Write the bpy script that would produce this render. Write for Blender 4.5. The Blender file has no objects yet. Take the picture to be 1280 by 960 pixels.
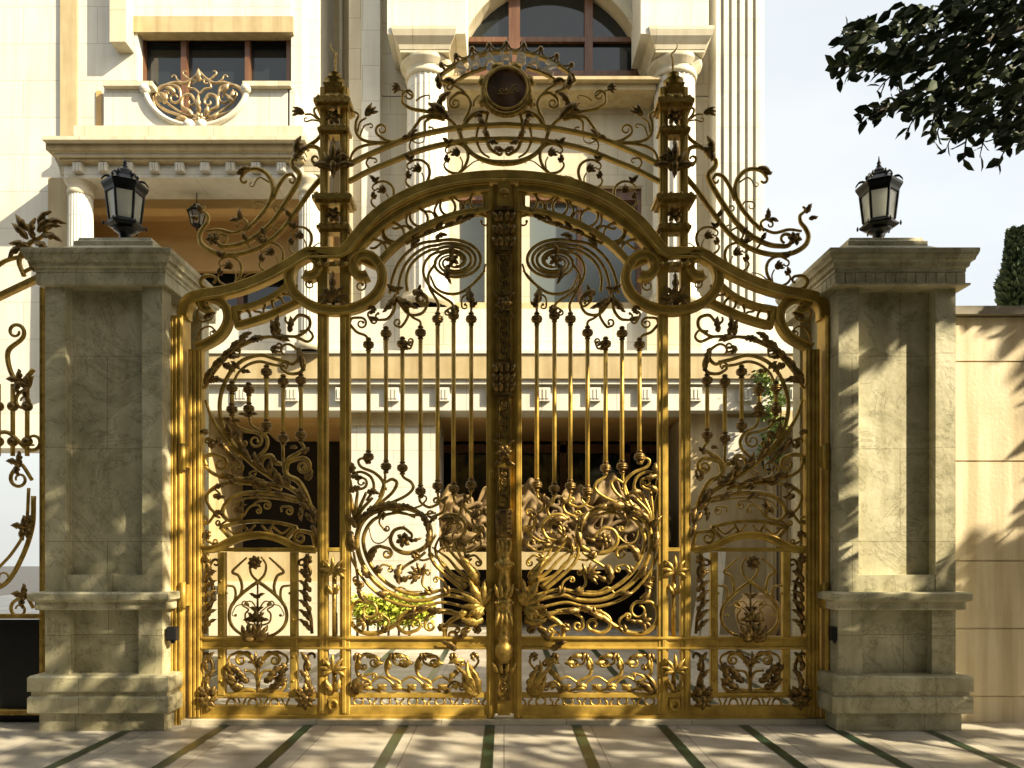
import bpy, math, random
import numpy as np
from mathutils import Vector, Matrix
R = math.radians
random.seed(7); rng = np.random.default_rng(7)
sc = bpy.context.scene
col = sc.collection

# ------------------------------------------------------------------ camera, sky, sun, exposure
FPX, CX, CY, HZ, DG = 924.0, 630.0, 688.0, 1.257, 5.4      # focal (px of a 1280 picture), centre, eye height, distance to the gate
cam_d = bpy.data.cameras.new('camera'); cam = bpy.data.objects.new('camera', cam_d); col.objects.link(cam)
cam.location = (0, -DG, HZ); cam.rotation_euler = (R(90), 0, 0)
cam_d.sensor_width = 36; cam_d.lens = FPX/1280*36
cam_d.shift_x = (640-CX)/1280; cam_d.shift_y = (CY-480)/1280
cam_d.clip_end = 2000; cam_d.clip_start = 0.05
sc.camera = cam
SUN_AZ, SUN_EL = 62, 33                                     # azimuth from straight behind the camera towards the right
Ls = Vector((math.sin(R(SUN_AZ))*math.cos(R(SUN_EL)), -math.cos(R(SUN_AZ))*math.cos(R(SUN_EL)), math.sin(R(SUN_EL))))
w = bpy.data.worlds.new('World'); sc.world = w; w.use_nodes = True
wn = w.node_tree; bg = wn.nodes['Background']
sky = wn.nodes.new('ShaderNodeTexSky'); sky.sky_type = 'NISHITA'; sky.sun_disc = False
sky.sun_elevation = R(SUN_EL); sky.sun_rotation = math.atan2(Ls.x, Ls.y)
sky.air_density = 1.0; sky.dust_density = 8.0; sky.ozone_density = 1.0
tcw = wn.nodes.new('ShaderNodeTexCoord'); nzw = wn.nodes.new('ShaderNodeTexNoise'); nzw.inputs['Scale'].default_value = 2.2; nzw.inputs['Detail'].default_value = 6
mpw = wn.nodes.new('ShaderNodeMapping'); mpw.inputs['Scale'].default_value = (1, 1, 2.5); wn.links.new(tcw.outputs['Generated'], mpw.inputs[0]); wn.links.new(mpw.outputs[0], nzw.inputs['Vector'])
mrw = wn.nodes.new('ShaderNodeMapRange'); mrw.inputs['From Min'].default_value = .3; mrw.inputs['From Max'].default_value = .7; mrw.inputs['To Min'].default_value = .55; mrw.inputs['To Max'].default_value = .8; wn.links.new(nzw.outputs['Fac'], mrw.inputs[0])
veil = wn.nodes.new('ShaderNodeMix'); veil.data_type = 'RGBA'; veil.inputs['B'].default_value = (4.2, 4.3, 4.1, 1); wn.links.new(mrw.outputs[0], veil.inputs['Factor']); wn.links.new(sky.outputs[0], veil.inputs['A'])
wn.links.new(veil.outputs['Result'], bg.inputs[0]); bg.inputs[1].default_value = 0.105
sd = bpy.data.lights.new('sun', 'SUN'); sd.energy = 5.0; sd.angle = R(0.5); sd.color = (1.0, .87, .62)
sun = bpy.data.objects.new('sun', sd); col.objects.link(sun)
sun.rotation_euler = Ls.to_track_quat('Z', 'Y').to_euler(); sun.location = (12, -8, 12)
sc.view_settings.view_transform = 'Standard'; sc.view_settings.look = 'None'
sc.view_settings.exposure = 1.42; sc.view_settings.gamma = 1; sc.view_settings.use_curve_mapping = False

# ------------------------------------------------------------------ materials
M = {}
def mat(name, c, rough=.6, metal=0, c2=None, scale=6, detail=5, bump=0, bscale=40, rough2=None, contrast=(.35, .7), stretch=None, spec=None, joint=None, streak=0):
    m = bpy.data.materials.new(name); m.use_nodes = True; n = m.node_tree.nodes; l = m.node_tree.links
    b = n['Principled BSDF']; b.inputs['Base Color'].default_value = (*c, 1); b.inputs['Roughness'].default_value = rough; b.inputs['Metallic'].default_value = metal
    if spec is not None: b.inputs['Specular IOR Level'].default_value = spec
    tc = n.new('ShaderNodeTexCoord'); src = tc.outputs['Object']
    if stretch:
        mp = n.new('ShaderNodeMapping'); mp.inputs['Scale'].default_value = stretch; l.new(src, mp.inputs[0]); src = mp.outputs[0]
    if c2 or rough2:
        t = n.new('ShaderNodeTexNoise'); t.inputs['Scale'].default_value = scale; t.inputs['Detail'].default_value = detail; t.inputs['Roughness'].default_value = .62
        l.new(src, t.inputs['Vector'])
        r = n.new('ShaderNodeValToRGB'); r.color_ramp.elements[0].position, r.color_ramp.elements[1].position = contrast
        l.new(t.outputs['Fac'], r.inputs[0])
        if c2:
            r.color_ramp.elements[0].color = (*c, 1); r.color_ramp.elements[1].color = (*c2, 1); l.new(r.outputs[0], b.inputs['Base Color'])
        if rough2:
            mr = n.new('ShaderNodeMapRange'); mr.inputs['To Min'].default_value = rough; mr.inputs['To Max'].default_value = rough2
            l.new(t.outputs['Fac'], mr.inputs[0]); l.new(mr.outputs[0], b.inputs['Roughness'])
    if bump:
        t2 = n.new('ShaderNodeTexNoise'); t2.inputs['Scale'].default_value = bscale; t2.inputs['Detail'].default_value = 4; l.new(src, t2.inputs['Vector'])
        bp = n.new('ShaderNodeBump'); bp.inputs['Strength'].default_value = bump; bp.inputs['Distance'].default_value = .02
        l.new(t2.outputs['Fac'], bp.inputs['Height']); l.new(bp.outputs[0], b.inputs['Normal'])
    if joint or streak:
        sx = n.new('ShaderNodeSeparateXYZ'); l.new(tc.outputs['Object'], sx.inputs[0]); cxz = n.new('ShaderNodeCombineXYZ'); l.new(sx.outputs['X'], cxz.inputs['X']); l.new(sx.outputs['Z'], cxz.inputs['Y'])
        lk = b.inputs['Base Color'].links; cur = lk[0].from_socket if lk else None
        def mul(sock, fac):
            nonlocal cur
            mx = n.new('ShaderNodeMix'); mx.data_type = 'RGBA'; mx.blend_type = 'MULTIPLY'; mx.inputs['Factor'].default_value = fac
            if cur is None: mx.inputs['A'].default_value = (*c, 1)
            else: l.new(cur, mx.inputs['A'])
            l.new(sock, mx.inputs['B']); cur = mx.outputs['Result']; l.new(cur, b.inputs['Base Color'])
        if joint:
            bk = n.new('ShaderNodeTexBrick'); bk.inputs['Scale'].default_value = 1; bk.inputs['Brick Width'].default_value = joint[0]; bk.inputs['Row Height'].default_value = joint[1]; bk.inputs['Mortar Size'].default_value = .004
            bk.inputs['Color1'].default_value = (1, 1, 1, 1); bk.inputs['Color2'].default_value = (.93, .925, .91, 1); bk.inputs['Mortar'].default_value = (.45, .42, .36, 1); l.new(cxz.outputs[0], bk.inputs['Vector']); mul(bk.outputs['Color'], .8)
        if streak:
            ms = n.new('ShaderNodeMapping'); ms.inputs['Scale'].default_value = (5, 5, .35); l.new(tc.outputs['Object'], ms.inputs[0]); ts = n.new('ShaderNodeTexNoise'); ts.inputs['Scale'].default_value = 1.6; ts.inputs['Detail'].default_value = 7; l.new(ms.outputs[0], ts.inputs['Vector'])
            rs = n.new('ShaderNodeValToRGB'); rs.color_ramp.elements[0].position = .36; rs.color_ramp.elements[0].color = (.62, .56, .44, 1); rs.color_ramp.elements[1].position = .56; rs.color_ramp.elements[1].color = (1, 1, 1, 1); l.new(ts.outputs['Fac'], rs.inputs[0]); mul(rs.outputs[0], streak)
    M[name] = m; return m
mat('gold', (.35, .22, .038), .3, .48, c2=(.64, .43, .085), scale=7, rough2=.6, bump=.07, bscale=120)
mat('scroll_gold', (.27, .17, .035), .25, .6, c2=(.58, .39, .085), scale=22, rough2=.5, bump=.08, bscale=160)
mat('bronze', (.065, .040, .013), .26, .7, c2=(.33, .205, .055), scale=30, rough2=.5, bump=.1, bscale=150)
mat('cast_gold', (.22, .135, .03), .25, .65, c2=(.58, .39, .09), scale=40, rough2=.5, bump=.15, bscale=180)
mat('cream', (.50, .445, .32), .6, c2=(.56, .51, .39), joint=(.9, .48), streak=.28, scale=1.6, bump=.08, bscale=60)
mat('white_stone', (.55, .53, .46), .55, c2=(.61, .595, .53), joint=(1.1, .55), streak=.22, scale=1.3, bump=.06, bscale=60)
mat('tan_stone', (.37, .29, .15), .6, c2=(.45, .365, .21), streak=.5, scale=2.5, bump=.1, bscale=50, detail=8)
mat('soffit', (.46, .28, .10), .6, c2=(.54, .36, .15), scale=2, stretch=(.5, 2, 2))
mat('wood', (.085, .036, .016), .4, c2=(.16, .075, .035), scale=3, stretch=(6, 6, .8))
mat('relief_stone', (.12, .075, .028), .75, c2=(.22, .145, .055), scale=5, bump=.5, bscale=14, detail=8)
mat('black_iron', (.010, .011, .012), .33, .5, bump=.1, bscale=90)
mat('black_plastic', (.012, .012, .013), .35)
mat('interior_shade', (.018, .014, .010), .9)  # near-black: the shade inside the openings put into the colour
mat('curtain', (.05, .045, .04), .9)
mat('white_paint', (.78, .77, .73), .5)
mat('bulb', (.34, .34, .30), .5)
mat('bush', (.30, .36, .03), .55, c2=(.46, .46, .05), scale=12)
mat('leaf_green', (.014, .027, .007), .6, c2=(.034, .050, .012), scale=8, spec=.2)
mat('conifer', (.025, .05, .022), .6, c2=(.06, .09, .04), scale=5)
mat('vine', (.10, .17, .03), .5, c2=(.22, .28, .06), scale=7)
mat('bark', (.06, .045, .03), .85, c2=(.11, .085, .06), scale=9, bump=.6, bscale=22, stretch=(3, 3, .6))
mat('terracotta', (.42, .27, .12), .7, c2=(.5, .34, .17), scale=4, bump=.2, bscale=30)
mat('letter_gold', (.80, .68, .50), .35, .3)
mat('grille_metal', (.30, .20, .10), .3, .6, c2=(.5, .38, .2), scale=20)
mat('medal', (.055, .026, .010), .16, .35, c2=(.16, .075, .022), scale=7, detail=7)
# glass (window): dark tinted reflective pane
def glass(name, c, rough=.05):
    m = bpy.data.materials.new(name); m.use_nodes = True; b = m.node_tree.nodes['Principled BSDF']
    b.inputs['Base Color'].default_value = (*c, 1); b.inputs['Roughness'].default_value = rough; b.inputs['IOR'].default_value = 1.5
    b.inputs['Specular IOR Level'].default_value = .7
    M[name] = m
glass('dark_glass', (.012, .016, .017)); glass('blue_glass', (.10, .12, .12), .12)
def frosted():
    m = bpy.data.materials.new('frosted'); m.use_nodes = True; n = m.node_tree.nodes; l = m.node_tree.links
    n.remove(n['Principled BSDF']); o = n['Material Output']
    a = n.new('ShaderNodeBsdfTransparent'); a.inputs[0].default_value = (.95, .95, .93, 1)
    d = n.new('ShaderNodeBsdfTranslucent'); d.inputs[0].default_value = (.92, .93, .90, 1)
    g = n.new('ShaderNodeBsdfGlossy'); g.inputs['Roughness'].default_value = .15
    mx = n.new('ShaderNodeMixShader'); mx.inputs[0].default_value = .72; l.new(a.outputs[0], mx.inputs[1]); l.new(d.outputs[0], mx.inputs[2])
    m2 = n.new('ShaderNodeMixShader'); m2.inputs[0].default_value = .1; l.new(mx.outputs[0], m2.inputs[1]); l.new(g.outputs[0], m2.inputs[2])
    l.new(m2.outputs[0], o.inputs[0]); M['frosted'] = m
frosted()
def marble(name, base, dark, light):                         # veined stone of the gate piers
    m = bpy.data.materials.new(name); m.use_nodes = True; n = m.node_tree.nodes; l = m.node_tree.links; b = n['Principled BSDF']
    tc = n.new('ShaderNodeTexCoord'); mp = n.new('ShaderNodeMapping'); mp.inputs['Rotation'].default_value = (.3, .5, .2); l.new(tc.outputs['Object'], mp.inputs[0])
    t1 = n.new('ShaderNodeTexNoise'); t1.inputs['Scale'].default_value = 2.6; t1.inputs['Detail'].default_value = 9; t1.inputs['Roughness'].default_value = .65; t1.inputs['Distortion'].default_value = 1.0; l.new(mp.outputs[0], t1.inputs['Vector'])
    r1 = n.new('ShaderNodeValToRGB'); e = r1.color_ramp.elements; e[0].position = .3; e[0].color = (*dark, 1); e[1].position = .68; e[1].color = (*light, 1)
    x = e.new(.5); x.color = (*base, 1); l.new(t1.outputs['Fac'], r1.inputs[0])
    t2 = n.new('ShaderNodeTexNoise'); t2.inputs['Scale'].default_value = 1.7; t2.inputs['Detail'].default_value = 10; t2.inputs['Roughness'].default_value = .7; t2.inputs['Distortion'].default_value = 2.2; l.new(mp.outputs[0], t2.inputs['Vector'])
    r2 = n.new('ShaderNodeValToRGB'); e = r2.color_ramp.elements; e[0].position = .484; e[0].color = (1, 1, 1, 1); e[1].position = .516; e[1].color = (1, 1, 1, 1); x = e.new(.5); x.color = (.42, .40, .33, 1); l.new(t2.outputs['Fac'], r2.inputs[0])
    mx = n.new('ShaderNodeMix'); mx.data_type = 'RGBA'; mx.blend_type = 'MULTIPLY'; mx.inputs['Factor'].default_value = .75
    l.new(r1.outputs[0], mx.inputs['A']); l.new(r2.outputs[0], mx.inputs['B']); l.new(mx.outputs['Result'], b.inputs['Base Color'])
    t3 = n.new('ShaderNodeTexNoise'); t3.inputs['Scale'].default_value = 35; t3.inputs['Detail'].default_value = 5; l.new(tc.outputs['Object'], t3.inputs['Vector'])
    bp = n.new('ShaderNodeBump'); bp.inputs['Strength'].default_value = .12; bp.inputs['Distance'].default_value = .02; l.new(t3.outputs['Fac'], bp.inputs['Height']); l.new(bp.outputs[0], b.inputs['Normal'])
    sx = n.new('ShaderNodeSeparateXYZ'); l.new(tc.outputs['Object'], sx.inputs[0]); cz = n.new('ShaderNodeCombineXYZ'); ad = n.new('ShaderNodeMath'); l.new(sx.outputs['X'], ad.inputs[0]); l.new(sx.outputs['Y'], ad.inputs[1]); l.new(ad.outputs[0], cz.inputs['X']); l.new(sx.outputs['Z'], cz.inputs['Y'])
    bk = n.new('ShaderNodeTexBrick'); bk.inputs['Scale'].default_value = 1; bk.inputs['Brick Width'].default_value = .74; bk.inputs['Row Height'].default_value = .66; bk.inputs['Mortar Size'].default_value = .0022; bk.offset = .37
    bk.inputs['Color1'].default_value = (1, 1, 1, 1); bk.inputs['Color2'].default_value = (.84, .83, .80, 1); bk.inputs['Mortar'].default_value = (.35, .33, .27, 1); l.new(cz.outputs[0], bk.inputs['Vector'])
    m3 = n.new('ShaderNodeMix'); m3.data_type = 'RGBA'; m3.blend_type = 'MULTIPLY'; m3.inputs['Factor'].default_value = .85; l.new(mx.outputs['Result'], m3.inputs['A']); l.new(bk.outputs['Color'], m3.inputs['B'])
    sm = n.new('ShaderNodeMapping'); sm.inputs['Scale'].default_value = (6, 6, .4); l.new(tc.outputs['Object'], sm.inputs[0]); ts = n.new('ShaderNodeTexNoise'); ts.inputs['Scale'].default_value = 1.4; ts.inputs['Detail'].default_value = 8; l.new(sm.outputs[0], ts.inputs['Vector'])
    rs = n.new('ShaderNodeValToRGB'); rs.color_ramp.elements[0].position = .36; rs.color_ramp.elements[0].color = (.55, .50, .38, 1); rs.color_ramp.elements[1].position = .55; rs.color_ramp.elements[1].color = (1, 1, 1, 1); l.new(ts.outputs['Fac'], rs.inputs[0])
    m4 = n.new('ShaderNodeMix'); m4.data_type = 'RGBA'; m4.blend_type = 'MULTIPLY'; m4.inputs['Factor'].default_value = .4; l.new(m3.outputs['Result'], m4.inputs['A']); l.new(rs.outputs[0], m4.inputs['B']); l.new(m4.outputs['Result'], b.inputs['Base Color'])
    b.inputs['Roughness'].default_value = .42; M[name] = m
marble('marble', (.46, .43, .285), (.27, .26, .16), (.61, .575, .41))
def paving():
    m = bpy.data.materials.new('paving'); m.use_nodes = True; n = m.node_tree.nodes; l = m.node_tree.links; b = n['Principled BSDF']
    tc = n.new('ShaderNodeTexCoord'); br = n.new('ShaderNodeTexBrick'); br.offset = 0; br.inputs['Scale'].default_value = 1
    br.inputs['Brick Width'].default_value = .62; br.inputs['Row Height'].default_value = .42; br.inputs['Mortar Size'].default_value = .004
    br.inputs['Color1'].default_value = (.40, .365, .30, 1); br.inputs['Color2'].default_value = (.50, .46, .39, 1); br.inputs['Mortar'].default_value = (.2, .18, .15, 1)
    l.new(tc.outputs['Object'], br.inputs['Vector'])
    t = n.new('ShaderNodeTexNoise'); t.inputs['Scale'].default_value = 3; t.inputs['Detail'].default_value = 9; l.new(tc.outputs['Object'], t.inputs['Vector'])
    r = n.new('ShaderNodeValToRGB'); r.color_ramp.elements[0].color = (.52, .49, .43, 1); r.color_ramp.elements[0].position = .32; r.color_ramp.elements[1].position = .62; l.new(t.outputs['Fac'], r.inputs[0])
    mx = n.new('ShaderNodeMix'); mx.data_type = 'RGBA'; mx.blend_type = 'MULTIPLY'; mx.inputs['Factor'].default_value = .8
    l.new(br.outputs['Color'], mx.inputs['A']); l.new(r.outputs[0], mx.inputs['B']); l.new(mx.outputs['Result'], b.inputs['Base Color']); b.inputs['Roughness'].default_value = .45
    t5 = n.new('ShaderNodeTexNoise'); t5.inputs['Scale'].default_value = 90; t5.inputs['Detail'].default_value = 3; l.new(tc.outputs['Object'], t5.inputs['Vector'])
    r5 = n.new('ShaderNodeValToRGB'); r5.color_ramp.elements[0].position = .30; r5.color_ramp.elements[0].color = (.35, .32, .27, 1); r5.color_ramp.elements[1].position = .38; r5.color_ramp.elements[1].color = (1, 1, 1, 1); l.new(t5.outputs['Fac'], r5.inputs[0])
    m5 = n.new('ShaderNodeMix'); m5.data_type = 'RGBA'; m5.blend_type = 'MULTIPLY'; m5.inputs['Factor'].default_value = .7; l.new(mx.outputs['Result'], m5.inputs['A']); l.new(r5.outputs[0], m5.inputs['B']); l.new(m5.outputs['Result'], b.inputs['Base Color'])
    M['paving'] = m
paving()
mat('asphalt', (.045, .045, .047), .85, c2=(.07, .07, .07), scale=30, bump=.3, bscale=120)
mat('green_marble', (.012, .028, .014), .3, c2=(.03, .055, .03), scale=14)
mat('wall_block', (.58, .49, .32), .6, c2=(.67, .58, .41), streak=.7, scale=2, bump=.1, bscale=40, detail=8)
mat('cap_dark', (.16, .14, .10), .6, c2=(.22, .19, .13), scale=5)

# ------------------------------------------------------------------ mesh building
def G(px, py): return ((px-CX)*DG/FPX, HZ+(CY-py)*DG/FPX)      # drawing units of the gate (1 unit = DG/FPX m) to metres in its plane
U = DG/FPX
def cr(pts, n=7):
    P = np.array(pts, float)
    if len(P) < 3: return P
    P = np.vstack([2*P[0]-P[1], P, 2*P[-1]-P[-2]]); out = []
    for i in range(1, len(P)-2):
        for k in range(n):
            t = k/n; p0, p1, p2, p3 = P[i-1:i+3]
            out.append(.5*((2*p1)+(-p0+p2)*t+(2*p0-5*p1+4*p2-p3)*t*t+(-p0+3*p1-3*p2+p3)*t**3))
    out.append(P[-2]); return np.array(out)
def volute(p, th, Rr, sgn, turns, shrink=.42, m=16):
    out = []; p = np.array(p, float); r = Rr; d = 2*math.pi/m; k = shrink**(1/m)
    for i in range(int(turns*m)):
        th += sgn*d*.5; p = p+r*d*np.array((math.cos(th), math.sin(th))); th += sgn*d*.5; r *= k; out.append(p.copy())
    return np.array(out)
def scroll_path(pts, end=None, start=None, n=7):              # drawing units; end/start = (R, sgn, turns[, shrink])
    P = cr(pts, n)
    if end:
        d = P[-1]-P[-2]; P = np.vstack([P, volute(P[-1], math.atan2(d[1], d[0]), *end)])
    if start:
        d = P[0]-P[1]; P = np.vstack([volute(P[0], math.atan2(d[1], d[0]), *start)[::-1], P])
    return P
class MB:
    def __init__(s): s.v = []; s.f = []; s.n = 0; s.sm = []
    def add(s, v, f, smooth=True):
        v = np.asarray(v, float).reshape(-1, 3); b = s.n
        s.v.append(v); s.n += len(v)
        for q in f: s.f.append([i+b for i in q]); s.sm.append(smooth)
    def rings(s, rings, closed_ends=True, smooth=True, loop=False):
        k = len(rings[0]); m = len(rings); f = []
        for i in range(m if loop else m-1):
            a = i*k; b = ((i+1) % m)*k
            for j in range(k):
                f.append((a+j, a+(j+1) % k, b+(j+1) % k, b+j))
        if closed_ends and not loop: f.append(list(range(k))[::-1]); f.append([(m-1)*k+j for j in range(k)])
        s.add(np.array(rings).reshape(-1, 3), f, smooth)
    def tube(s, P, r, n=8, Y=0.0, flat=1.0, loop=False):       # drawing-plane path -> round bar; r in drawing units (scalar or per point); flat = depth factor
        P = np.asarray(P, float); m = len(P)
        rr = np.full(m, r, float) if np.isscalar(r) else np.interp(np.linspace(0, 1, m), np.linspace(0, 1, len(r)), r)
        T = np.gradient(P, axis=0) if not loop else np.roll(P, -1, 0)-np.roll(P, 1, 0)
        T /= (np.linalg.norm(T, axis=1, keepdims=True)+1e-9)
        N = np.stack([-T[:, 1], T[:, 0]], 1); yy = np.full(m, Y, float) if np.isscalar(Y) else np.interp(np.linspace(0, 1, m), np.linspace(0, 1, len(Y)), Y)
        R_ = []
        for i in range(m):
            ring = []
            for j in range(n):
                a = 2*math.pi*j/n; q = P[i]+N[i]*rr[i]*math.cos(a); x, z = G(*q); ring.append((x, yy[i]+rr[i]*U*flat*math.sin(a), z))
            R_.append(ring)
        s.rings(R_, loop=loop)
    def bar(s, P, w, d, Y=0.0, ch=.22, loop=False, groove=0):  # rectangular bar with chamfers; w in drawing units, d in metres
        P = np.asarray(P, float); m = len(P)
        if loop: T = np.roll(P, -1, 0)-np.roll(P, 1, 0); T /= np.linalg.norm(T, axis=1, keepdims=True); sc_ = np.ones(m); N = np.stack([-T[:, 1], T[:, 0]], 1)
        else:
            D = np.diff(P, axis=0); D /= (np.linalg.norm(D, axis=1, keepdims=True)+1e-9)
            A = np.vstack([D[:1], D]); B = np.vstack([D, D[-1:]]); T = A+B; T /= (np.linalg.norm(T, axis=1, keepdims=True)+1e-9)
            N = np.stack([-T[:, 1], T[:, 0]], 1); sc_ = 1/np.clip((T*A).sum(1), .4, 1)
        h = w/2; c = h*ch; e = d/2; cy = min(c*U, e*.6)
        prof = [(-h, -e+cy), (-h+c, -e), (h-c, -e), (h, -e+cy), (h, e-cy), (h-c, e), (-h+c, e), (-h, e-cy)]
        if groove:
            g = groove*U; prof = [(-h, -e+cy), (-h+c, -e), (-h*.42, -e), (-h*.3, -e+g), (h*.3, -e+g), (h*.42, -e), (h-c, -e), (h, -e+cy), (h, e-cy), (h-c, e), (-h+c, e), (-h, e-cy)]
        R_ = []
        for i in range(m):
            R_.append([(*G(*(P[i]+N[i]*a*sc_[i])), Y+b) for a, b in prof])
        R_ = [[(x, y, z) for x, z, y in r] for r in R_]
        s.rings(R_, smooth=False, loop=loop)
    def box(s, x0, x1, y0, y1, z0, z1):
        v = [(x0, y0, z0), (x1, y0, z0), (x1, y1, z0), (x0, y1, z0), (x0, y0, z1), (x1, y0, z1), (x1, y1, z1), (x0, y1, z1)]
        s.add(v, [(0, 3, 2, 1), (4, 5, 6, 7), (0, 1, 5, 4), (1, 2, 6, 5), (2, 3, 7, 6), (3, 0, 4, 7)], False)
    def gbox(s, x0, x1, y0, y1, Y0, Y1):                       # box given on the gate drawing
        a, zt = G(x0, y0); b, zb = G(x1, y1); s.box(a, b, Y0, Y1, zb, zt)
    def lathe(s, prof, cx, cy, n=20, ang=0, sq=False, smooth=True, a0=0, a1=None):   # prof: (radius, z) up
        R_ = []
        for r, z in prof:
            if sq: r = r*math.sqrt(2)
            R_.append([(cx+r*math.cos(ang+2*math.pi*j/n), cy+r*math.sin(ang+2*math.pi*j/n), z) for j in range(n)])
        s.rings(R_, smooth=smooth)
    def ball(s, px, py, r, Y=0, n=14, squash=1.0):
        x, z = G(px, py); r *= U; R_ = []
        for i in range(1, 9):
            a = math.pi*i/9; R_.append([(x+r*math.sin(a)*math.cos(t), Y+r*math.sin(a)*math.sin(t), z-r*squash*math.cos(a)) for t in np.linspace(0, 2*math.pi, n, endpoint=False)])
        s.rings(R_)
    def leaf(s, x, y, ang, L, W, curl=40, lobes=4, Y=0.0, bow=.25, th=1.4, tip=0):   # acanthus leaf on the drawing plane, ang in degrees (90 = up)
        m = lobes*6+1; a = R(ang); p = np.array((x, y), float); top = []; da = R(curl)/(m-1); ds = L/(m-1); bot = []
        for i in range(m):
            t = i/(m-1); dirv = np.array((math.cos(a), -math.sin(a))); nv = np.array((-dirv[1], dirv[0]))
            env = (math.sin(math.pi*min(1, t*.86+.12))**.8)*(1-.25*t)
            ser = .6+.4*abs(math.sin(math.pi*t*lobes)); hw = W*.64*env*ser if i < m-1 else .05*W
            yb = Y-bow*L*U*math.sin(math.pi*t*.9)*.7-tip*U*t*t
            row = []
            for k, u in enumerate((-1, -.55, 0, .55, 1)):
                lift = (0, .35, .75, .35, 0)[k]*W*.35*U+(.12*W*U*math.cos(math.pi*t*lobes*2) if k in (0, 4) else 0)
                q = p+nv*hw*u - dirv*abs(u)*ds*1.6*(1-ser)*0
                xx, zz = G(*q); row.append((xx, yb-lift, zz))
            for k, u in enumerate((.9, 0, -.9)):
                q = p+nv*hw*u; xx, zz = G(*q); row.append((xx, yb+th*U, zz))
            top.append(row); p = p+dirv*ds; a += da
        s.rings(top)
    def build(s, name, material, parent=None, smooth=None):
        me = bpy.data.meshes.new(name); V = np.vstack(s.v)
        loc = Vector((0, 0, 0))
        me.from_pydata(V.tolist(), [], s.f); me.polygons.foreach_set('use_smooth', s.sm if smooth is None else [smooth]*len(s.f))
        me.materials.append(M[material]); me.update()
        o = bpy.data.objects.new(name, me); col.objects.link(o)
        if parent is not None: o.parent = parent; o.matrix_parent_inverse = parent_inv(parent)
        return o
def parent_inv(p):
    return Matrix.Translation(-p.location) if p.parent is None else Matrix.Identity(4)
def tag(o, label=None, cat=None, group=None, kind=None):
    if label: o['label'] = label
    if cat: o['category'] = cat
    if group: o['group'] = group
    if kind: o['kind'] = kind
    return o
def thing(name, label, cat, loc=(0, 0, 0), group=None):
    o = bpy.data.objects.new(name, None); o.empty_display_size = .2; o.location = loc; col.objects.link(o); return tag(o, label, cat, group)
def mirror_tree(o, parent):                                    # mirrored copy (x -> -x) of a part and its sub-parts
    me = o.data.copy(); me.transform(Matrix.Scale(-1, 4, (1, 0, 0))); me.flip_normals()
    c = o.copy(); c.data = me; col.objects.link(c); c.parent = parent; c.matrix_parent_inverse = parent_inv(parent)
    for ch in list(o.children): mirror_tree(ch, c)
    return c

# ------------------------------------------------------------------ the setting: ground
def struct(name, b, m): return tag(b.build(name, m), kind='structure')
b = MB(); b.box(-60, 60, -60, 60, -.3, -.15); struct('ground', b, 'asphalt')
b = MB(); b.box(-14, 14, -3.6, 16, -.14, 0); struct('courtyard_paving', b, 'paving')
b = MB()
for X in (-2.62, -2.0, -1.4, -.72, -.1, .52, 1.13, 1.72, 2.33, 2.95):
    b.add([(X-.035, -3.55, .004), (X+.035, -3.55, .004), (X+.035, 5.2, .004), (X-.035, 5.2, .004)], [(0, 1, 2, 3)], False)
struct('paving_strips', b, 'green_marble')
b = MB(); b.gbox(233, 1028, 897, 905, -.09, .09); b.gbox(228, 1033, 905, 909, -.12, .12); struct('threshold', b, 'cream')

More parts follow.
